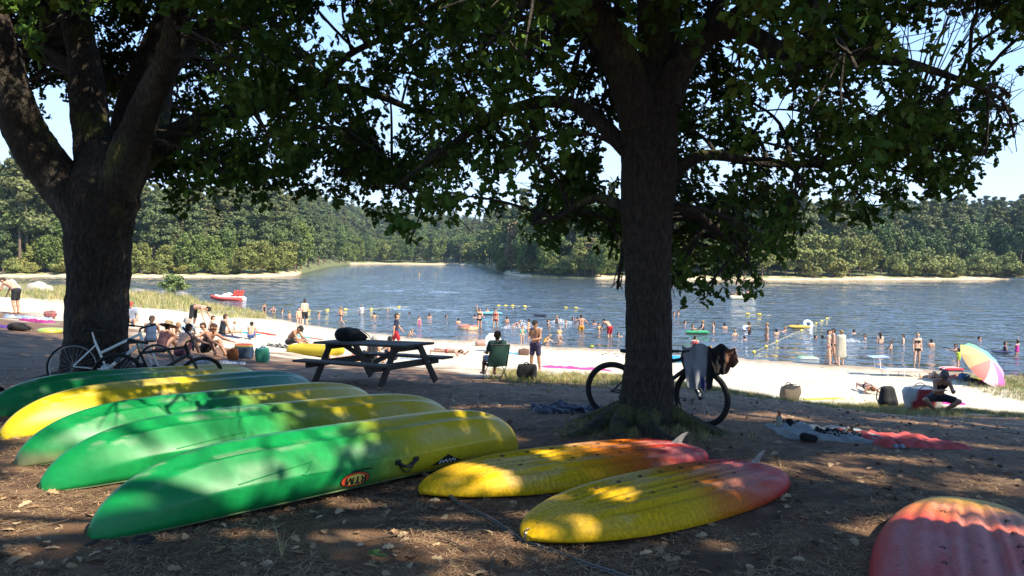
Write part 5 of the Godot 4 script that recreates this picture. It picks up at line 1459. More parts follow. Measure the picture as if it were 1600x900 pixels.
	bag("bag", "black bag in the umbrella's shade", spot(1520, 598), 0.1, Vector3(0.3, 0.18, 0.25), plain.call(Color(0.015, 0.015, 0.018)), true, 0.15)
	bag("bag", "dark red bag at the umbrella's lower edge", spot(1535, 601), 0.1, Vector3(0.35, 0.16, 0.25), plain.call(Color(0.16, 0.02, 0.03)), true, 0.15)
	for q in [[924, 544, "yellow-green toy ball on the wet sand", Color(0.4, 0.5, 0.06)], [947, 542, "white toy bucket lid on the wet sand", Color(0.65, 0.67, 0.7)]]:
		mb = MB.new(); mb.melt([[Vector3(0, 0.09, 0), Vector3(0.06, 0.09, 0), 0.09, 0.08]], 0.03, 0.02); solo("toy", q[2], "toy", mb, cloth_mat(q[3]), Transform3D(Basis(), spot(q[0], q[1])), "toys on the sand")
	# bush on the spit
	var cm := far_crown("round", 2.6, 3.4, Color(0.12, 0.17, 0.05), 900, 0.06, 0.16)
	o = thing("shore_bush", "light green bush on the grassy spit behind the bending man", "bush", spot(272, 462))
	mb = MB.new(); mb.tube([Vector3(0, -0.2, 0), Vector3(0.05, 1.0, 0), Vector3(0.1, 1.8, 0)], [0.06, 0.04, 0.02], 6); part("stem", mb, M.far_bark, o); part("foliage", cm, M.far_leaf, o)


func scatter(called: String, label: String, cat: String, mesh: Mesh, m: Material, tfs: Array) -> void:
	var mm := MultiMesh.new(); mm.transform_format = MultiMesh.TRANSFORM_3D; mm.mesh = mesh; mm.instance_count = tfs.size()
	for k in tfs.size(): mm.set_instance_transform(k, tfs[k])
	var o := MultiMeshInstance3D.new(); o.name = numbered(called); o.multimesh = mm; o.material_override = m; add_child(o); tag(o, label, cat); o.set_meta("kind", "stuff")

func top(x: float, d: float) -> float:
	var y := ground(x, -d)
	if d > 3 and d < 16 and absf(x) < 9: y += absf(n3.get_noise_2d(x * 9, d * 9)) * 0.022 + n3.get_noise_2d(x * 40, d * 40) * 0.006
	return y

func litter() -> void:
	# dry oak leaves
	for v in 3:
		var mb := MB.new(); leaf(mb, Vector3(0, 0.006, 0), Vector3(1, 0.12, 0).normalized(), Vector3(0.1, 1, 0.25 * (v - 1)), 0.085, [Color(0.33, 0.21, 0.11), Color(0.24, 0.14, 0.07), Color(0.42, 0.3, 0.17)][v])
		var t := []
		for k in 900:
			var d := 3.6 + 13.0 * pow(rng.randf(), 1.4); var x := rnd(-0.8, 0.8) * d
			var s := rnd(0.5, 1.05)
			t.append(Transform3D(Basis.from_euler(Vector3(rnd(-0.35, 0.35), rnd(0, TAU), rnd(-0.35, 0.35))).scaled(Vector3(s, s, s)), Vector3(x, top(x, d), -d)))
		scatter("dry_leaves", ["dry brown oak leaves strewn over the ground", "dark fallen oak leaves strewn over the ground", "pale dry oak leaves strewn over the ground"][v], "leaves", mb.mesh(), M.litter, t)
	# needles and bits of straw
	for v in 2:
		var mb := MB.new()
		for k in 14:
			var a := rnd(0, TAU); var p := Vector3(rnd(-0.09, 0.09), rnd(0.002, 0.012), rnd(-0.09, 0.09)); var l := rnd(0.03, 0.07); var q := Vector3(cos(a) * l, rnd(-0.004, 0.01), sin(a) * l); var w := Vector3(-sin(a), 0, cos(a)) * 0.0016
			var c: Color = Color(0.36, 0.24, 0.13) if v == 0 else Color(0.2, 0.12, 0.07)
			mb.face(p - w, p + q - w, p + q + w, p + w, c * rnd(0.7, 1.3))
		var t := []
		for k in 5500:
			var d := 3.6 + 11.0 * pow(rng.randf(), 1.3); var x := rnd(-0.8, 0.8) * d
			if n1.get_noise_2d(x * 8, d * 8) < -0.25: continue
			t.append(Transform3D(Basis(Vector3.UP, rnd(0, TAU)).scaled(Vector3.ONE * rnd(0.7, 1.3)), Vector3(x, top(x, d), -d)))
		scatter("needle_litter", ["straw-coloured pine needles on the ground", "dark pine needles on the ground"][v], "litter", mb.mesh(), M.litter, t)
	# pine cones and clods
	var cb := MB.new(); cb.melt([[Vector3(0, 0.018, 0), Vector3(0.03, 0.016, 0), 0.02, 0.012]], 0.008, 0.01, Color(0.07, 0.04, 0.025))
	var ct := []
	for k in 260:
		var d := 3.8 + 9.0 * rng.randf(); var x := rnd(-0.75, 0.75) * d if rng.randf() < 0.4 else rnd(0.1, 0.75) * d
		ct.append(Transform3D(Basis(Vector3.UP, rnd(0, TAU)).scaled(Vector3.ONE * rnd(0.45, 0.95)), Vector3(x, top(x, d), -d)))
	scatter("pine_cones", "small dark pine cones scattered over the ground", "pine cones", cb.mesh(), M.litter, ct)
	# twigs
	var tb := MB.new(); tb.tube([Vector3(-0.12, 0.008, 0), Vector3(0.02, 0.014, 0.015), Vector3(0.13, 0.008, 0)], [0.004, 0.004, 0.002], 4, Color(0.12, 0.085, 0.055)); tb.tube([Vector3(0.02, 0.014, 0.015), Vector3(0.08, 0.03, 0.06)], [0.003, 0.0015], 4, Color(0.12, 0.085, 0.055))
	ct = []
	for k in 260:
		var d := 3.7 + 10.0 * pow(rng.randf(), 1.4); var x := rnd(-0.8, 0.8) * d
		ct.append(Transform3D(Basis(Vector3.UP, rnd(0, TAU)).scaled(Vector3.ONE * rnd(0.5, 1.4)), Vector3(x, top(x, d), -d)))
	scatter("twigs", "broken twigs scattered over the ground", "twigs", tb.mesh(), M.litter, ct)
	# grass
	for v in 2:
		var mb := MB.new()
		for k in 16:
			var a := rnd(0, TAU); var h := rnd(0.05, 0.13); var p := Vector3(rnd(-0.06, 0.06), -0.005, rnd(-0.06, 0.06)); var w := Vector3(-sin(a), 0, cos(a)) * 0.003; var b := Vector3(cos(a), 0, sin(a)) * h * rnd(0.2, 0.7)
			var c: Color = (Color(0.17, 0.19, 0.05) if v == 0 else Color(0.36, 0.3, 0.13)) * rnd(0.75, 1.3)
			var i0 := mb.add(p - w, c); var i1 := mb.add(p + w, c); var i2 := mb.add(p + w * 0.6 + b * 0.5 + Vector3(0, h * 0.65, 0), c); var i3 := mb.add(p - w * 0.6 + b * 0.5 + Vector3(0, h * 0.65, 0), c); var i4 := mb.add(p + b + Vector3(0, h, 0), c)
			mb.quad(i0, i1, i2, i3); mb.tri(i3, i2, i4)
		var t := []; var tries := 0
		while t.size() < 4200 and tries < 60000:
			tries += 1
			var x := 0.0; var d := 0.0; var s := 1.0
			var z := rng.randf()
			if z < 0.6:
				x = rnd(-0.5, 13.0); d = shade_line(x) + rng.randfn(0.0, 1.5)
				if n1.get_noise_2d(x * 12, d * 12) < -0.02: continue
			elif z < 0.62:
				var a := rnd(0, TAU); s = 0.6; var r := 0.45 + absf(rng.randfn(0, 0.3)); x = 1.46 + cos(a) * r; d = 8.3 + sin(a) * r
			elif z < 0.63:
				x = rnd(-4, 9); d = rnd(3.8, 10); s = 0.8
				if n2.get_noise_2d(x * 25, d * 25) < 0.42: continue
			elif z < 0.70:
				x = rnd(17.8, 27.0); d = rnd(25.5, 32.5); s = 1.6
				if d > shore(x) - 0.5: continue
			else:
				x = rnd(-60, -17); d = rnd(46, 98); s = 4.0 * rnd(0.6, 1.2)
				if d > shore(x) - 1.0 or d < 46 - (x + 25) * 0.15: continue
				if x < -36 and n1.get_noise_2d(x * 3, d * 3) < 0.1: continue
			if d > shore(x) - 0.3: continue
			t.append(Transform3D(Basis(Vector3.UP, rnd(0, TAU)).scaled(Vector3(s, s * rnd(0.7, 1.3), s)), Vector3(x, top(x, d) if s < 2 else ground(x, -d), -d)))
		scatter("grass", ["green grass tufts at the edge of the shade and on the spit", "dry straw grass tufts at the edge of the shade and on the spit"][v], "grass", mb.mesh(), M.grass, t)
	# seedlings
	for q in [[587, 882, "small green oak seedling at the bottom of the clearing"], [1178, 690, "tall dry grass stalk behind the red board's fin"], [440, 872, "dry grass tuft in the left foreground"]]:
		var mb := MB.new(); var dry: bool = q[0] != 587
		for k in 7:
			var a := rnd(0, TAU)
			if dry: mb.tube([Vector3.ZERO, Vector3(cos(a) * 0.03, 0.1, sin(a) * 0.03), Vector3(cos(a) * 0.08, rnd(0.14, 0.22), sin(a) * 0.08)], [0.002, 0.0015, 0.0008], 3, Color(0.4, 0.33, 0.16))
			else: leaf(mb, Vector3(0, 0.05, 0), Vector3(cos(a), 0.25, sin(a)).normalized(), Vector3.UP, rnd(0.05, 0.08), Color(0.08, 0.16, 0.03))
		if not dry: mb.tube([Vector3.ZERO, Vector3(0, 0.06, 0)], [0.002], 3, Color(0.1, 0.1, 0.04))
		solo("grass_tuft" if dry else "seedling", q[2], "plant", mb, M.grass, Transform3D(Basis(), spot(q[0], q[1])))


# ---------------------------------------------------------------- people
const POSE := {
	"stand": {"lf": [9, -8], "kn": [6, 5], "ab": [7, 7], "af": [6, -4], "aa": [9, 9], "el": [14, 14]},
	"walk": {"lean": 4, "lf": [24, -16], "kn": [8, 26], "ab": [2, 2], "af": [-22, 20], "aa": [8, 8], "el": [18, 22]},
	"hands_front": {"nod": 20, "lf": [5, -4], "kn": [4, 4], "ab": [4, 4], "af": [14, 14], "aa": [10, 10], "el": [72, 72], "inn": 0.5},
	"bend": {"lean": 82, "curl": 14, "nod": 110, "lf": [-8, -4], "kn": [2, 8], "ab": [7, 7], "af": [8, 16], "aa": [6, 6], "el": [10, 10]},
	"stoop": {"lean": 38, "curl": 20, "nod": 66, "lf": [10, 4], "kn": [14, 18], "ab": [6, 6], "af": [18, 26], "aa": [6, 6], "el": [14, 14]},
	"sit_knees": {"lean": 14, "curl": 22, "nod": 22, "lf": [128, 120], "kn": [98, 88], "ab": [8, 8], "af": [50, 58], "aa": [10, 10], "el": [22, 18]},
	"sit_bowed": {"lean": 22, "curl": 22, "nod": 62, "lf": [104, 98], "kn": [52, 36], "ab": [14, 14], "af": [30, 34], "aa": [8, 8], "el": [32, 30], "inn": 0.3},
	"sit_flat": {"lean": 6, "curl": 12, "nod": 16, "lf": [92, 96], "kn": [6, 14], "ab": [10, 10], "af": [8, 4], "aa": [14, 14], "el": [22, 26]},
	"sit_cross": {"lean": 16, "curl": 22, "nod": 42, "lf": [82, 82], "kn": [108, 108], "ab": [44, 44], "af": [34, 34], "aa": [10, 10], "el": [70, 70], "inn": 0.4},
	"chair": {"lean": -22, "curl": 10, "nod": 6, "lf": [88, 96], "kn": [66, 82], "ab": [8, 8], "af": [22, 22], "aa": [16, 16], "el": [64, 60], "inn": 0.3},
	"crouch": {"lean": 32, "curl": 18, "nod": 44, "lf": [112, 106], "kn": [132, 128], "ab": [14, 14], "af": [40, 46], "aa": [8, 8], "el": [18, 18]},
	"arm_up": {"lf": [5, -4], "kn": [4, 4], "ab": [4, 4], "af": [160, 20], "aa": [14, 12], "el": [14, 50]},
	"arms_out": {"lf": [10, -8], "kn": [8, 8], "ab": [5, 5], "af": [30, 24], "aa": [40, 40], "el": [20, 20]},
	"swim": {"lf": [10, -8], "kn": [20, 20], "ab": [6, 6], "af": [60, 76], "aa": [36, 30], "el": [20, 20]},
	"prone": {"pitch": 88, "nod": 0, "turn": 60, "lf": [2, -2], "kn": [2, 2], "ab": [7, 7], "af": [150, 140], "aa": [30, 30], "el": [70, 70], "inn": 0.4},
	"supine": {"pitch": -88, "lf": [4, 34], "kn": [4, 60], "ab": [6, 6], "af": [8, 8], "aa": [18, 18], "el": [10, 10]}}

func ang(deg: float, abd := 0.0, side := 1.0) -> Vector3:
	var a := deg_to_rad(deg); var b := deg_to_rad(abd)
	return Vector3(sin(b) * side, -cos(a) * cos(b), sin(a) * cos(b))

func person(label: String, at_: Vector3, H: float, face: float, pose: String, skin: Color, hair: Color, wear: Dictionary, near := false, sink := 0.0, group := "") -> Node3D:
	var P: Dictionary = POSE[pose]; var s := H / 1.75; var kid := clampf((1.5 - H) / 0.5, 0, 1); var hs := s * (1 + 0.34 * kid)
	var fem: bool = wear.has("top") or wear.has("suit")
	var lean: float = P.get("lean", 0.0); var curl: float = lean + P.get("curl", 0.0); var nod: float = P.get("nod", curl * 0.5)
	var td := -ang(180 + lean) * -1.0; td = Vector3(0, cos(deg_to_rad(lean)), sin(deg_to_rad(lean))); var tc := Vector3(0, cos(deg_to_rad(curl)), sin(deg_to_rad(curl)))
	var hd := Vector3(0, cos(deg_to_rad(nod)), sin(deg_to_rad(nod))); var fd := Vector3(0, -hd.z, hd.y)
	if P.has("turn"): fd = fd.rotated(hd, deg_to_rad(P.turn))
	var X := Vector3.RIGHT; var tf := Vector3(0, -tc.z, tc.y)
	var pel := Vector3.ZERO; var waist := td * 0.2 * s; var chest := waist + tc * 0.25 * s; var neck := chest + tc * 0.12 * s; var hc := neck + hd * 0.125 * hs + fd * 0.012 * s
	var wd := (0.9 if fem else 1.0) * (1 - 0.12 * kid)
	var body := []; var hipb := []; var torso := []; var thigh := []; var uarm := []; var hands := []
	hipb.append([X * -0.08 * s * wd, X * 0.08 * s * wd, 0.105 * s, 0.105 * s])
	for sd in [-1.0, 1.0]:
		torso.append([X * 0.06 * s * sd * wd, waist + X * 0.055 * s * sd * wd, 0.098 * s * wd, (0.078 if fem else 0.09) * s])
		torso.append([waist + X * 0.055 * s * sd * wd, chest + X * 0.08 * s * sd * wd, (0.078 if fem else 0.09) * s, 0.095 * s * wd])
	if fem and H > 1.45:
		for sd in [-1.0, 1.0]: torso.append([chest + X * 0.07 * s * sd + tf * 0.05 * s - tc * 0.06 * s, chest + X * 0.07 * s * sd + tf * 0.062 * s - tc * 0.07 * s, 0.062 * s, 0.055 * s])
	var sh := []
	for sd in [-1.0, 1.0]: sh.append(chest + tc * 0.055 * s + X * 0.172 * s * sd * wd)
	torso.append([sh[0], sh[1], 0.058 * s, 0.058 * s])
	body += hipb + torso
	body.append([chest + tc * 0.04 * s, hc - hd * 0.05 * hs, 0.06 * s, 0.05 * s])
	for k in 2:
		var sd := -1.0 + 2.0 * k
		var lf: float = P.lf[k]; var ab: float = P.ab[k]; var hip := X * 0.09 * s * sd * wd
		var knee := hip + ang(lf, ab, sd) * 0.425 * s; var sa: float = lf - P.kn[k]; var ank := knee + ang(sa, ab * (0.4 if ab < 30 else -1.0), sd) * 0.42 * s
		var fa := 90.0 if absf(sa) < 60 else sa + 78.0
		thigh.append([hip, knee, 0.086 * s, 0.057 * s])
		body.append(thigh[k]); body.append([knee, knee.lerp(ank, 0.35), 0.055 * s, 0.056 * s]); body.append([knee.lerp(ank, 0.35), ank, 0.055 * s, 0.036 * s])
		body.append([ank - ang(fa) * 0.04 * s - Vector3(0, 0.025 * s, 0), ank + ang(fa, 8, sd) * 0.16 * s - Vector3(0, 0.04 * s, 0), 0.036 * s, 0.026 * s])
		var af: float = P.af[k]; var aa: float = P.aa[k]; var elb: Vector3 = sh[k] + ang(af, aa, sd) * 0.285 * s
		var fdv := ang(af + P.el[k], aa * 0.4, sd); fdv.x -= sd * P.get("inn", 0.0); fdv = fdv.normalized()
		var wr := elb + fdv * 0.245 * s
		uarm.append([sh[k], elb, 0.05 * s, 0.04 * s])
		body.append(uarm[k]); body.append([elb, wr, 0.04 * s, 0.027 * s])
		if near: hands.append([wr, fdv, sd])
		else: body.append([wr, wr + fdv * 0.13 * s, 0.032 * s, 0.022 * s])
	var head := [[hc + hd * 0.028 * hs - fd * 0.012 * hs, hc + hd * 0.034 * hs + fd * 0.014 * hs, 0.092 * hs, 0.086 * hs], [hc - hd * 0.055 * hs + fd * 0.03 * hs, hc - hd * 0.075 * hs + fd * 0.05 * hs, 0.058 * hs, 0.04 * hs], [hc + hd * 0.02 * hs + fd * 0.09 * hs, hc - hd * 0.02 * hs + fd * 0.112 * hs, 0.012 * hs, 0.016 * hs], [hc - hd * 0.05 * hs, hc - hd * 0.14 * hs - fd * 0.012 * hs, 0.05 * hs, 0.05 * s]]
	var fx := fd.cross(hd)
	for sd in [-1.0, 1.0]:
		head.append([hc + fx * 0.088 * sd * hs + hd * 0.015 * hs, hc + fx * 0.094 * sd * hs - hd * 0.022 * hs, 0.02 * hs, 0.013 * hs])
	# stand or sit on the ground
	var B := Basis(Vector3.UP, deg_to_rad(face))
	if P.has("pitch"): B = B * Basis(Vector3.RIGHT, deg_to_rad(P.pitch))
	var low := 1e9
	for b in body: low = minf(low, minf((B * b[0]).y - b[2], (B * b[1]).y - b[3]))
	var T := Transform3D(B, Vector3(0, -low, 0))
	var o := thing("person", label, "person", at_ - Vector3(0, sink, 0), 0, group)
	var put := func(called: String, bones: Array, cell: float, k: float, m: Material, grow := 0.0) -> MeshInstance3D:
		var l := []
		for b in bones: l.append([T * b[0], T * b[1], b[2] + grow * s, b[3] + grow * s])
		var mb := MB.new(); mb.melt(l, cell, k); return part(called, mb, m, o)
	var cell := 0.021 if near else (0.024 if sink < 0.6 else 0.034) * maxf(s, 0.7)
	var l := []
	for b in body: l.append([T * b[0], T * b[1], b[2], b[3]])
	var mb := MB.new(); mb.melt(l, cell, 0.036 * s)
	l = []
	for b in head: l.append([T * b[0], T * b[1], b[2], b[3]])
	mb.melt(l, 0.012 if near else 0.02, 0.022 * hs)
	for h in hands:
		var w: Vector3 = h[0]; var d: Vector3 = h[1]; var side := d.cross(Vector3.UP if absf(d.y) < 0.8 else Vector3.FORWARD).normalized(); var pn := side.cross(d)
		l = [[w, w + d * 0.035 * s, 0.025 * s, 0.024 * s], [w + d * 0.03 * s - side * 0.022 * s, w + d * 0.09 * s - side * 0.03 * s, 0.016 * s, 0.014 * s], [w + d * 0.03 * s + side * 0.02 * s, w + d * 0.09 * s + side * 0.03 * s, 0.016 * s, 0.014 * s]]
		for f in 4:
			var o0 := w + d * 0.09 * s + side * (f - 1.5) * 0.021 * s; var ln: float = [0.06, 0.075, 0.07, 0.055][f] * s; var kn := o0 + d * ln * 0.55 + pn * 0.008 * s
			l.append([o0, kn, 0.0095 * s, 0.009 * s]); l.append([kn, kn + (d - pn * 0.7).normalized() * ln * 0.5, 0.009 * s, 0.0075 * s])
		var th: Vector3 = w + d * 0.035 * s + side * 0.025 * s * h[2]
		l.append([th, th + (d * 0.6 + side * 0.8 * h[2]).normalized() * 0.05 * s, 0.012 * s, 0.0095 * s])
		var tl := []
		for b in l: tl.append([T * b[0], T * b[1], b[2], b[3]])
		mb.melt(tl, 0.0085, 0.008)
	part("body", mb, skin_mat(skin), o)
	# hair and clothes
	if hair.a > 0.5:
		var hb := [[hc + hd * 0.045 * hs - fd * 0.03 * hs, hc + hd * 0.052 * hs + fd * 0.012 * hs, 0.092 * hs, 0.084 * hs], [hc + hd * 0.0 * hs - fd * 0.042 * hs, hc - hd * 0.045 * hs - fd * 0.045 * hs, 0.075 * hs, 0.06 * hs]]
		if wear.has("long"): hb.append([hc - fd * 0.06 * hs, chest + tc * 0.02 * s - tf * 0.1 * s, 0.07 * hs, 0.045 * hs])
		if wear.has("bun"): hb.append([hc + hd * 0.07 * hs - fd * 0.12 * hs, hc + hd * 0.08 * hs - fd * 0.12 * hs, 0.045 * hs, 0.045 * hs])
		if wear.has("curly"): hb.append([hc + hd * 0.08 * hs - fd * 0.02 * hs, hc + hd * 0.08 * hs + fd * 0.04 * hs, 0.095 * hs, 0.07 * hs])
		put.call("hair", hb, 0.014 if near else 0.022, 0.02 * hs, cloth_mat(hair))
	if wear.has("cap"):
		put.call("cap", [[hc + hd * 0.06 * hs - fd * 0.02 * hs, hc + hd * 0.06 * hs + fd * 0.02 * hs, 0.095 * hs, 0.09 * hs], [hc + hd * 0.055 * hs + fd * 0.08 * hs - fx * 0.03, hc + hd * 0.035 * hs + fd * 0.15 * hs, 0.022 * hs, 0.018 * hs], [hc + hd * 0.055 * hs + fd * 0.08 * hs + fx * 0.03, hc + hd * 0.035 * hs + fd * 0.15 * hs, 0.022 * hs, 0.018 * hs]], 0.014 if near else 0.022, 0.02, cloth_mat(wear.cap))
	if wear.has("hat"):
		var hm := MB.new(); hm.lathe(T * (hc + hd * 0.055 * hs), [Vector2(0.10, -0.005), Vector2(0.24, -0.035), Vector2(0.242, -0.03), Vector2(0.115, 0.01), Vector2(0.105, 0.07), Vector2(0.09, 0.1), Vector2(0.02, 0.105)], 24, B * Basis(X, hd, X.cross(hd))); part("straw_hat", hm, cloth_mat(wear.hat), o)
	var gc := 0.02 if near else 0.032
	if wear.has("shorts"):
		var g := hipb.duplicate()
		for t in thigh: g.append([t[0], t[0].lerp(t[1], 0.72), t[2], t[3] * 1.28])
		put.call("shorts", g, gc, 0.03, cloth_mat(wear.shorts), 0.018)
	if wear.has("trousers"):
		var g := hipb.duplicate()
		for t in thigh: g.append([t[0], t[1], t[2], t[3] * 1.2])
		put.call("trousers", g, gc, 0.03, cloth_mat(wear.trousers), 0.018)
	if wear.has("brief"):
		var g := hipb.duplicate()
		for t in thigh: g.append([t[0], t[0].lerp(t[1], 0.06), t[2] * 0.98, t[2] * 0.95])
		put.call("swim_brief", g, gc, 0.03, cloth_mat(wear.brief), 0.009)
	if wear.has("top"):
		put.call("bikini_top", [[chest - tc * 0.055 * s - X * 0.075 * s, chest - tc * 0.055 * s + X * 0.075 * s, 0.092 * s, 0.092 * s], [chest + X * 0.07 * s + tf * 0.06 * s - tc * 0.065 * s, chest + X * 0.07 * s + tf * 0.062 * s - tc * 0.07 * s, 0.06 * s, 0.055 * s], [chest - X * 0.07 * s + tf * 0.06 * s - tc * 0.065 * s, chest - X * 0.07 * s + tf * 0.062 * s - tc * 0.07 * s, 0.06 * s, 0.055 * s]], gc * 0.8, 0.02, cloth_mat(wear.top), 0.006)
	if wear.has("suit"): put.call("swimsuit", hipb + torso.slice(0, torso.size() - 1), gc, 0.04, cloth_mat(wear.suit), 0.011)
	if wear.has("shirt"):
		var g := torso.duplicate() + hipb
		for t in uarm: g.append([t[0], t[0].lerp(t[1], 0.6), t[2] * 1.05, t[3] * 1.3])
		put.call("shirt", g, gc, 0.045, cloth_mat(wear.shirt), 0.016)
	if wear.has("vest"): put.call("life_vest", torso, gc, 0.045, cloth_mat(wear.vest), 0.035)
	if wear.has("bands"):
		for t in uarm: put.call("arm_band", [[t[0].lerp(t[1], 0.35), t[0].lerp(t[1], 0.75), 0.062, 0.062]], 0.025, 0.02, cloth_mat(wear.bands), 0.012)
	if wear.has("wrap"):
		put.call("towel_wrap", [[sh[0], sh[1], 0.07 * s, 0.07 * s], [chest + tc * 0.03 * s - X * 0.1 * s, X * -0.12 * s - Vector3(0, 0.42 * s, 0), 0.12 * s, 0.15 * s], [chest, Vector3(0, -0.46 * s, 0.03), 0.15 * s, 0.17 * s], [chest + tc * 0.03 * s + X * 0.1 * s, X * 0.12 * s - Vector3(0, 0.42 * s, 0), 0.13 * s, 0.14 * s]], 0.03, 0.05, cloth_mat(wear.wrap))
	return o

func people() -> void:
	var S := Color(0.44, 0.235, 0.145); var T := Color(0.29, 0.14, 0.08); var L := Color(0.55, 0.34, 0.24); var K := Color(0.5, 0.29, 0.19)
	var BK := Color(0.012, 0.01, 0.009); var BR := Color(0.06, 0.03, 0.015); var GR := Color(0.4, 0.39, 0.37); var BL := Color(0.36, 0.24, 0.11); var NO := Color(0, 0, 0, 0)
	var dk := Color(0.014, 0.016, 0.022); var red := Color(0.5, 0.012, 0.03); var navy := Color(0.018, 0.022, 0.06)
	# on land: x, y of the feet or seat, height, facing (0 camera, 90 right, 180 away, 270 left), pose, skin, hair, clothes, label
	var land := [
		[26, 490, 1.78, 262, "stoop", S, BR, {"shorts": dk}, "bare-chested man in dark shorts walking bent forward at the left edge", 1],
		[206, 505, 1.7, 20, "sit_flat", S, BR, {"shirt": Color(0.35, 0.42, 0.55), "cap": Color(0.4, 0.08, 0.04)}, "person in a pale blue shirt half hidden behind the big oak", 0],
		[252, 556, 1.66, 170, "sit_knees", S, BR, {"suit": Color(0.1, 0.04, 0.05), "hat": Color(0.42, 0.3, 0.15)}, "woman in a straw sun hat sitting with her back to us by the oak", 1],
		[283, 562, 1.72, 165, "sit_knees", S, BR, {"shorts": Color(0.1, 0.03, 0.05)}, "bare-backed person sitting right of the straw hat", 1],
		[291, 543, 1.72, 200, "sit_knees", L, GR, {"shirt": Color(0.35, 0.45, 0.55), "shorts": navy}, "grey-haired person in a blue and white shirt sitting by the oak", 1],
		[320, 556, 1.75, 70, "sit_knees", T, BR, {"shorts": dk}, "sitting person with knees drawn up right of the family group", 1],
		[303, 512, 1.78, 80, "bend", S, BK, {"trousers": dk}, "bare-backed man in dark trousers bending down over the family", 1],
		[347, 524, 1.65, 150, "sit_flat", S, BR, {"suit": dk}, "dark-haired woman in black swimsuit sitting on a dark blue towel", 1],
		[328, 518, 1.2, 120, "sit_flat", K, BR, {"brief": navy}, "child sitting left of the woman in black swimsuit", 0],
		[369, 519, 0.85, 250, "sit_flat", L, BL, {"shirt": Color(0.6, 0.6, 0.6)}, "toddler in white sitting beside the turquoise towel", 0],
		[452, 543, 1.8, 78, "sit_bowed", T, BK, {"shorts": dk, "cap": BK}, "bare-chested man in a dark cap sitting bowed left of the table", 1],
		[582, 569, 1.68, 172, "sit_flat", S, GR, {"suit": dk}, "grey-haired woman in a dark swimsuit sitting behind the table", 1],
		[613, 567, 1.55, 205, "sit_knees", S, BK, {"shorts": navy, "cap": BK}, "bare-backed boy in a dark cap sitting right of the grey-haired woman", 1],
		[552, 566, 1.7, 100, "supine", S, BR, {"brief": dk}, "person lying behind the table with one knee raised", 0],
		[618, 549, 1.84, 100, "walk", S, BR, {"shirt": navy, "shorts": red}, "man in navy shirt and red shorts walking along the waterline", 1],
		[476, 512, 1.78, 215, "stand", L, BR, {"shorts": dk, "cap": navy}, "bare-chested man in a dark cap standing with a child at the water", 0],
		[467, 513, 1.22, 30, "stand", K, BR, {"brief": Color(0.4, 0.15, 0.15)}, "child standing beside the capped man at the waterline", 0],
		[638, 528, 0.95, 60, "crouch", L, BL, {"brief": Color(0.3, 0.4, 0.5)}, "blond child crouching right of the man in red shorts", 0],
		[836, 580, 1.52, 330, "hands_front", T, BK, {"shorts": Color(0.035, 0.025, 0.09), "curly": 1}, "dark curly-haired boy in patterned trunks standing at the shade's edge", 1],
		[850, 540, 1.1, 100, "crouch", K, BL, {"suit": Color(0.7, 0.4, 0.05)}, "child in orange crouching behind the standing boy", 0],
		[816, 538, 1.02, 10, "stand", K, BR, {"brief": Color(0.3, 0.4, 0.45), "bands": Color(0.05, 0.45, 0.4)}, "small child with teal arm bands on the wet sand", 0],
		[874, 538, 1.05, 20, "stand", L, BL, {"brief": Color(0.5, 0.45, 0.4), "bands": Color(0.85, 0.45, 0.05)}, "blond child with orange arm bands at the waterline", 0],
		[870, 541, 0.9, 70, "crouch", L, BL, {"brief": Color(0.5, 0.3, 0.3)}, "small child crouching beside the one with orange arm bands", 0],
		[1086, 552, 1.66, 170, "sit_knees", L, BR, {"suit": Color(0.4, 0.05, 0.06), "bun": 1}, "woman sitting at the water's edge right of the oak", 0],
		[1294, 570, 1.68, 60, "stand", L, BR, {"top": Color(0.6, 0.3, 0.25), "brief": Color(0.6, 0.35, 0.3)}, "woman in a pale bikini standing left of the one in a towel", 0],
		[1313, 571, 1.7, 185, "stand", L, BL, {"wrap": Color(0.66, 0.62, 0.5)}, "woman wrapped in a cream towel standing at the waterline", 0],
		[1307, 569, 1.7, 250, "stand", S, BK, {"brief": dk}, "dark-haired person standing behind the woman in the towel", 0],
		[1355, 613, 1.66, 350, "prone", S, Color(0.2, 0.08, 0.03), {"top": dk, "brief": dk}, "sunbather lying face down on the sand by the black backpack", 1],
		[1464, 644, 1.66, 350, "sit_cross", T, BK, {"top": dk, "shorts": Color(0.03, 0.03, 0.04), "cap": Color(0.12, 0.1, 0.1)}, "woman in a cap sitting reading beside the white beach bag", 1],
		[1462, 592, 1.7, 300, "supine", S, BR, {"brief": dk}, "sunbather lying left of the rainbow umbrella", 0],
		[236, 548, 1.6, 200, "sit_cross", S, BR, {"suit": Color(0.02, 0.05, 0.12), "long": 1}, "long-haired woman sitting close to the oak trunk, left of the straw hat", 0],
		[270, 541, 1.2, 60, "sit_cross", K, BL, {"shorts": Color(0.3, 0.05, 0.05)}, "blond child sitting behind the straw hat", 0],
		[333, 546, 1.62, 290, "sit_knees", S, BR, {"top": Color(0.35, 0.05, 0.12), "shorts": dk}, "woman in a dark pink top sitting facing the family", 0],
		[392, 531, 1.3, 190, "sit_knees", S, BK, {"shorts": Color(0.05, 0.1, 0.3)}, "boy in blue shorts sitting on the sand right of the toddler", 0],
		[700, 556, 1.66, 60, "prone", S, BR, {"brief": Color(0.4, 0.05, 0.06)}, "sunbather in red briefs lying on the sand right of the table", 0],
		[1112, 560, 1.1, 200, "sit_flat", K, BL, {"suit": Color(0.6, 0.2, 0.3)}, "small child sitting on the white and pink towel heap", 0],
		[1497, 578, 1.0, 200, "stand", K, BR, {"vest": Color(0.5, 0.75, 0.05)}, "child in a yellow-green vest standing behind the rainbow umbrella", 0]]
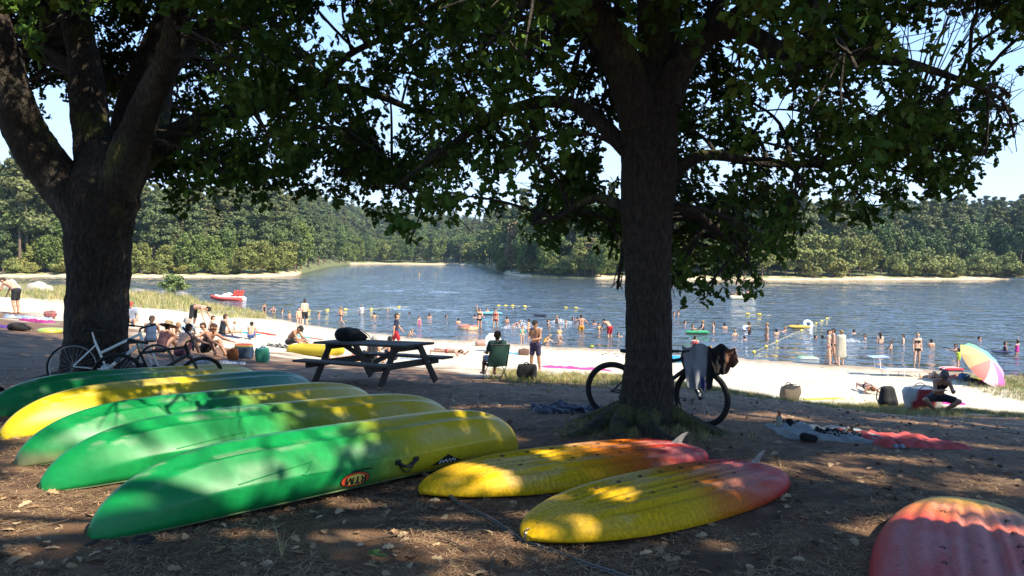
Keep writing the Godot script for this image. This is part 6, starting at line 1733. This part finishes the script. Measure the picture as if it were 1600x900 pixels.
	for q in land:
		var p := spot(q[0], q[1])
		if q[8].begins_with("dark-haired person standing behind"): p += Vector3(0, 0, -0.45)
		person(q[8], p, q[2], q[3], q[4], q[5], q[6], q[7], q[9] == 1)
	# the man in the camping chair
	var c := find_child("camping_chair", false, false) as Node3D
	var m := person("man reclining in the green camping chair, seen from behind", c.position, 1.76, rad_to_deg(c.rotation.y), "chair", T, BR, {"shorts": Color(0.35, 0.4, 0.45), "shirt": Color(0.02, 0.07, 0.06)}, true)
	m.scale = Vector3.ONE * 0.82; m.position = c.transform * Vector3(0, 0.0, -0.04) + Vector3(0, 0.04, 0)
	# in the water: x, y of the waterline, height, depth of water, facing, pose ...
	var wet := [
		[452, 497, 1.0, 0.5, 180, "stand", K, BL, {}, "blond toddler bathing right of the children on the far left"],
		[498, 493, 1.5, 1.2, 90, "swim", S, BR, {}, "swimmer left of the girl in black briefs"],
		[585, 496, 1.3, 0.9, 200, "arms_out", S, BK, {}, "boy bathing behind the man in navy shirt"],
		[655, 507, 1.2, 0.6, 30, "stand", K, BR, {"suit": Color(0.5, 0.1, 0.3)}, "girl in a pink suit standing in the shallows right of the navy shirt"],
		[716, 505, 1.5, 1.1, 200, "stand", S, BR, {}, "bather left of the donut ring"],
		[856, 510, 1.4, 0.9, 100, "arms_out", S, BR, {}, "boy bathing right of the standing boy's head"],
		[884, 509, 1.2, 0.8, 270, "stand", K, BL, {}, "blond child bathing between the splash and the orange shorts"],
		[928, 507, 1.6, 1.25, 160, "stand", S, BR, {}, "bather's head between the orange shorts and the red shorts"],
		[936, 517, 1.1, 0.6, 60, "arms_out", K, BR, {"bands": Color(0.8, 0.4, 0.1)}, "child with orange arm bands left of the stooping man"],
		[1070, 507, 1.6, 1.3, 90, "swim", S, BK, {}, "swimmer right of the oak trunk above the crocodile float"],
		[1132, 513, 1.6, 1.2, 180, "stand", S, BR, {}, "bather right of the long-haired woman"],
		[1148, 524, 1.2, 0.85, 20, "arms_out", K, BL, {}, "blond child bathing left of the pale ring"],
		[1213, 523, 1.5, 1.1, 190, "stand", S, BK, {}, "dark-haired bather right of the tan bikini"],
		[1334, 521, 1.6, 1.3, 200, "stand", S, BR, {}, "bather's head above the cream towel's right"],
		[1392, 546, 1.3, 0.8, 250, "arms_out", K, BR, {}, "child bathing in front of the bare-backed bather"],
		[1455, 541, 1.6, 1.15, 180, "stand", S, BR, {}, "bather right of the woman wading ashore"],
		[1530, 532, 1.6, 1.3, 90, "swim", S, BK, {}, "swimmer far out above the rainbow umbrella"],
		[413, 492, 1.2, 0.28, 30, "stand", S, BK, {"suit": navy}, "child in a dark swimsuit standing in the shallows, far left"],
		[427, 490, 1.1, 0.5, 350, "arms_out", K, BR, {"bands": Color(0.8, 0.35, 0.3)}, "child with pink arm bands in the shallows"],
		[441, 491, 1.1, 0.72, 100, "stand", K, BR, {}, "child's head and shoulders right of the pink arm bands"],
		[533, 505, 1.35, 0.12, 250, "walk", S, BL, {"brief": dk, "long": 1}, "girl in black briefs wading left through the shallows"],
		[565, 490, 1.45, 0.72, 190, "stand", L, BL, {"shirt": Color(0.66, 0.66, 0.68), "shorts": dk}, "boy in a white shirt standing waist-deep"],
		[605, 487, 1.5, 1.25, 90, "swim", S, BL, {}, "bather's head left of the man in navy shirt, by the buoy rope"],
		[640, 491, 1.5, 1.28, 270, "swim", S, BK, {}, "dark-haired swimmer right of the man in navy shirt"],
		[671, 496, 1.55, 1.22, 180, "stand", S, BR, {}, "bather up to the shoulders, second right of the man in navy shirt"],
		[697, 496, 1.5, 1.27, 120, "swim", S, BK, {}, "swimmer with one arm out, left of the donut ring"],
		[655, 430, 1.7, 1.05, 80, "stand", S, BL, {"shirt": Color(0.7, 0.5, 0.1)}, "left one of two far-off bathers out on the lake"],
		[680, 430, 1.7, 1.05, 280, "stand", S, BR, {}, "right one of two far-off bathers out on the lake"],
		[742, 496, 1.6, 1.3, 200, "stand", T, BR, {}, "bather's head left of the light blue mattress"],
		[761, 491, 1.5, 0.95, 10, "stand", S, BR, {}, "bather leaning on the light blue mattress"],
		[749, 513, 1.65, 0.25, 20, "arm_up", S, BR, {"top": dk, "brief": dk}, "woman in a black bikini holding a hand to her head"],
		[774, 511, 1.62, 0.32, 350, "stand", S, BR, {"top": red, "brief": Color(0.3, 0.05, 0.05)}, "woman in a dark red bikini right of the black bikini"],
		[792, 503, 1.3, 0.9, 180, "stand", S, BR, {}, "bather up to the chest right of the dark red bikini"],
		[802, 513, 1.3, 0.55, 90, "stoop", S, BL, {}, "child bending in the splashing water"],
		[826, 518, 1.2, 0.4, 240, "stand", S, BK, {}, "child half hidden behind the standing boy"],
		[870, 504, 1.4, 0.85, 300, "stand", S, BL, {}, "child splashing left of the orange-shorts man"],
		[895, 499, 1.5, 1.3, 90, "stand", S, BK, {}, "dark head of a bather left of the man in orange shorts"],
		[902, 500, 1.5, 1.2, 180, "stand", S, BR, {}, "bather just left of the man in orange shorts"],
		[908, 515, 1.8, 0.75, 175, "arms_out", S, BR, {"shorts": Color(0.75, 0.35, 0.03)}, "man in orange shorts standing thigh-deep with his back to us"],
		[953, 526, 1.75, 0.35, 215, "stoop", S, BK, {"shorts": red}, "man in red shorts stooping in the shallows left of the oak"],
		[966, 526, 1.1, 0.85, 100, "swim", K, BR, {}, "child swimming beside the stooping man in red shorts"],
		[1053, 492, 1.6, 1.28, 90, "stand", S, BR, {}, "left head of the bathers right behind the oak trunk"],
		[1060, 491, 1.6, 1.22, 250, "stand", S, BR, {}, "right head of the bathers right behind the oak trunk"],
		[1082, 521, 1.1, 0.55, 90, "swim", S, BR, {}, "child lying on the green crocodile float"],
		[1098, 520, 1.68, 0.82, 265, "arms_out", S, BL, {"top": dk, "suit": dk}, "blond woman in black pushing the crocodile float"],
		[1114, 518, 1.66, 0.92, 260, "stand", L, BR, {"top": Color(0.6, 0.6, 0.6), "long": 1}, "long-haired woman waist-deep right of the crocodile float"],
		[1171, 521, 1.7, 0.9, 250, "hands_front", T, BR, {"suit": Color(0.03, 0.01, 0.015)}, "woman in dark swimsuit holding a pale swim ring"],
		[1163, 530, 1.3, 1.08, 180, "stand", S, BR, {}, "child's head in front of the woman with the pale ring"],
		[1198, 530, 1.66, 0.6, 260, "stand", S, BL, {"top": Color(0.5, 0.3, 0.2), "brief": Color(0.5, 0.3, 0.2)}, "woman in a tan bikini standing thigh-deep left of the buoy rope"],
		[1227, 517, 1.6, 1.25, 260, "swim", S, BL, {}, "bather in front of the yellow float with an arm out"],
		[1246, 513, 1.3, 0.92, 250, "swim", S, BR, {}, "child on the yellow float"],
		[1265, 510, 1.5, 1.2, 200, "stand", S, BR, {}, "bather behind the blue and white ring"],
		[1274, 530, 1.6, 1.32, 90, "stand", S, BR, {}, "left of two heads left of the bikini woman"],
		[1285, 529, 1.6, 1.36, 200, "stand", S, BK, {}, "right of two heads left of the bikini woman"],
		[1351, 529, 1.6, 1.27, 270, "swim", S, BK, {}, "swimmer with dark hair right of the cream towel"],
		[1375, 535, 1.65, 1.02, 180, "stand", L, BR, {"long": 1}, "bare-backed bather with dark hair, waist-deep, facing the far shore"],
		[1411, 536, 1.6, 1.05, 240, "stand", L, BR, {}, "bather with hair up left of the woman walking ashore"],
		[1432, 571, 1.66, 0.08, 355, "stand", L, BL, {"top": dk, "brief": dk}, "blond woman in a black bikini wading ashore"],
		[1493, 548, 1.4, 1.02, 270, "swim", S, BR, {}, "child bathing behind the rainbow umbrella's tip"],
		[1570, 551, 1.2, 0.62, 90, "stand", S, BR, {"suit": Color(0.05, 0.02, 0.08)}, "child lying on a dark bodyboard at the right edge"],
		[1589, 552, 1.2, 0.5, 200, "arm_up", K, BK, {"suit": Color(0.75, 0.04, 0.35)}, "child in a pink swimsuit at the right edge of the lake"]]
	for q in wet:
		person(q[9], lake(q[0], q[1]), q[2], q[4], q[5], q[6], q[7], q[8], false, q[3])
	var boat := lake(1156, 467)
	for k in 5:
		person(["leftmost person in the rubber boat", "second person from the left in the rubber boat", "middle person in the rubber boat", "fourth person from the left in the rubber boat", "rightmost person in the rubber boat"][k], boat + Vector3(-1.3 + 0.6 * k, 0.2, rnd(-0.3, 0.3)), rnd(1.5, 1.75), rnd(0, 360), "sit_knees", T, BR, {"shorts": dk} if k % 2 == 0 else {"shirt": Color(0.3, 0.25, 0.2)}, false, 0.0, "people in the rubber boat")
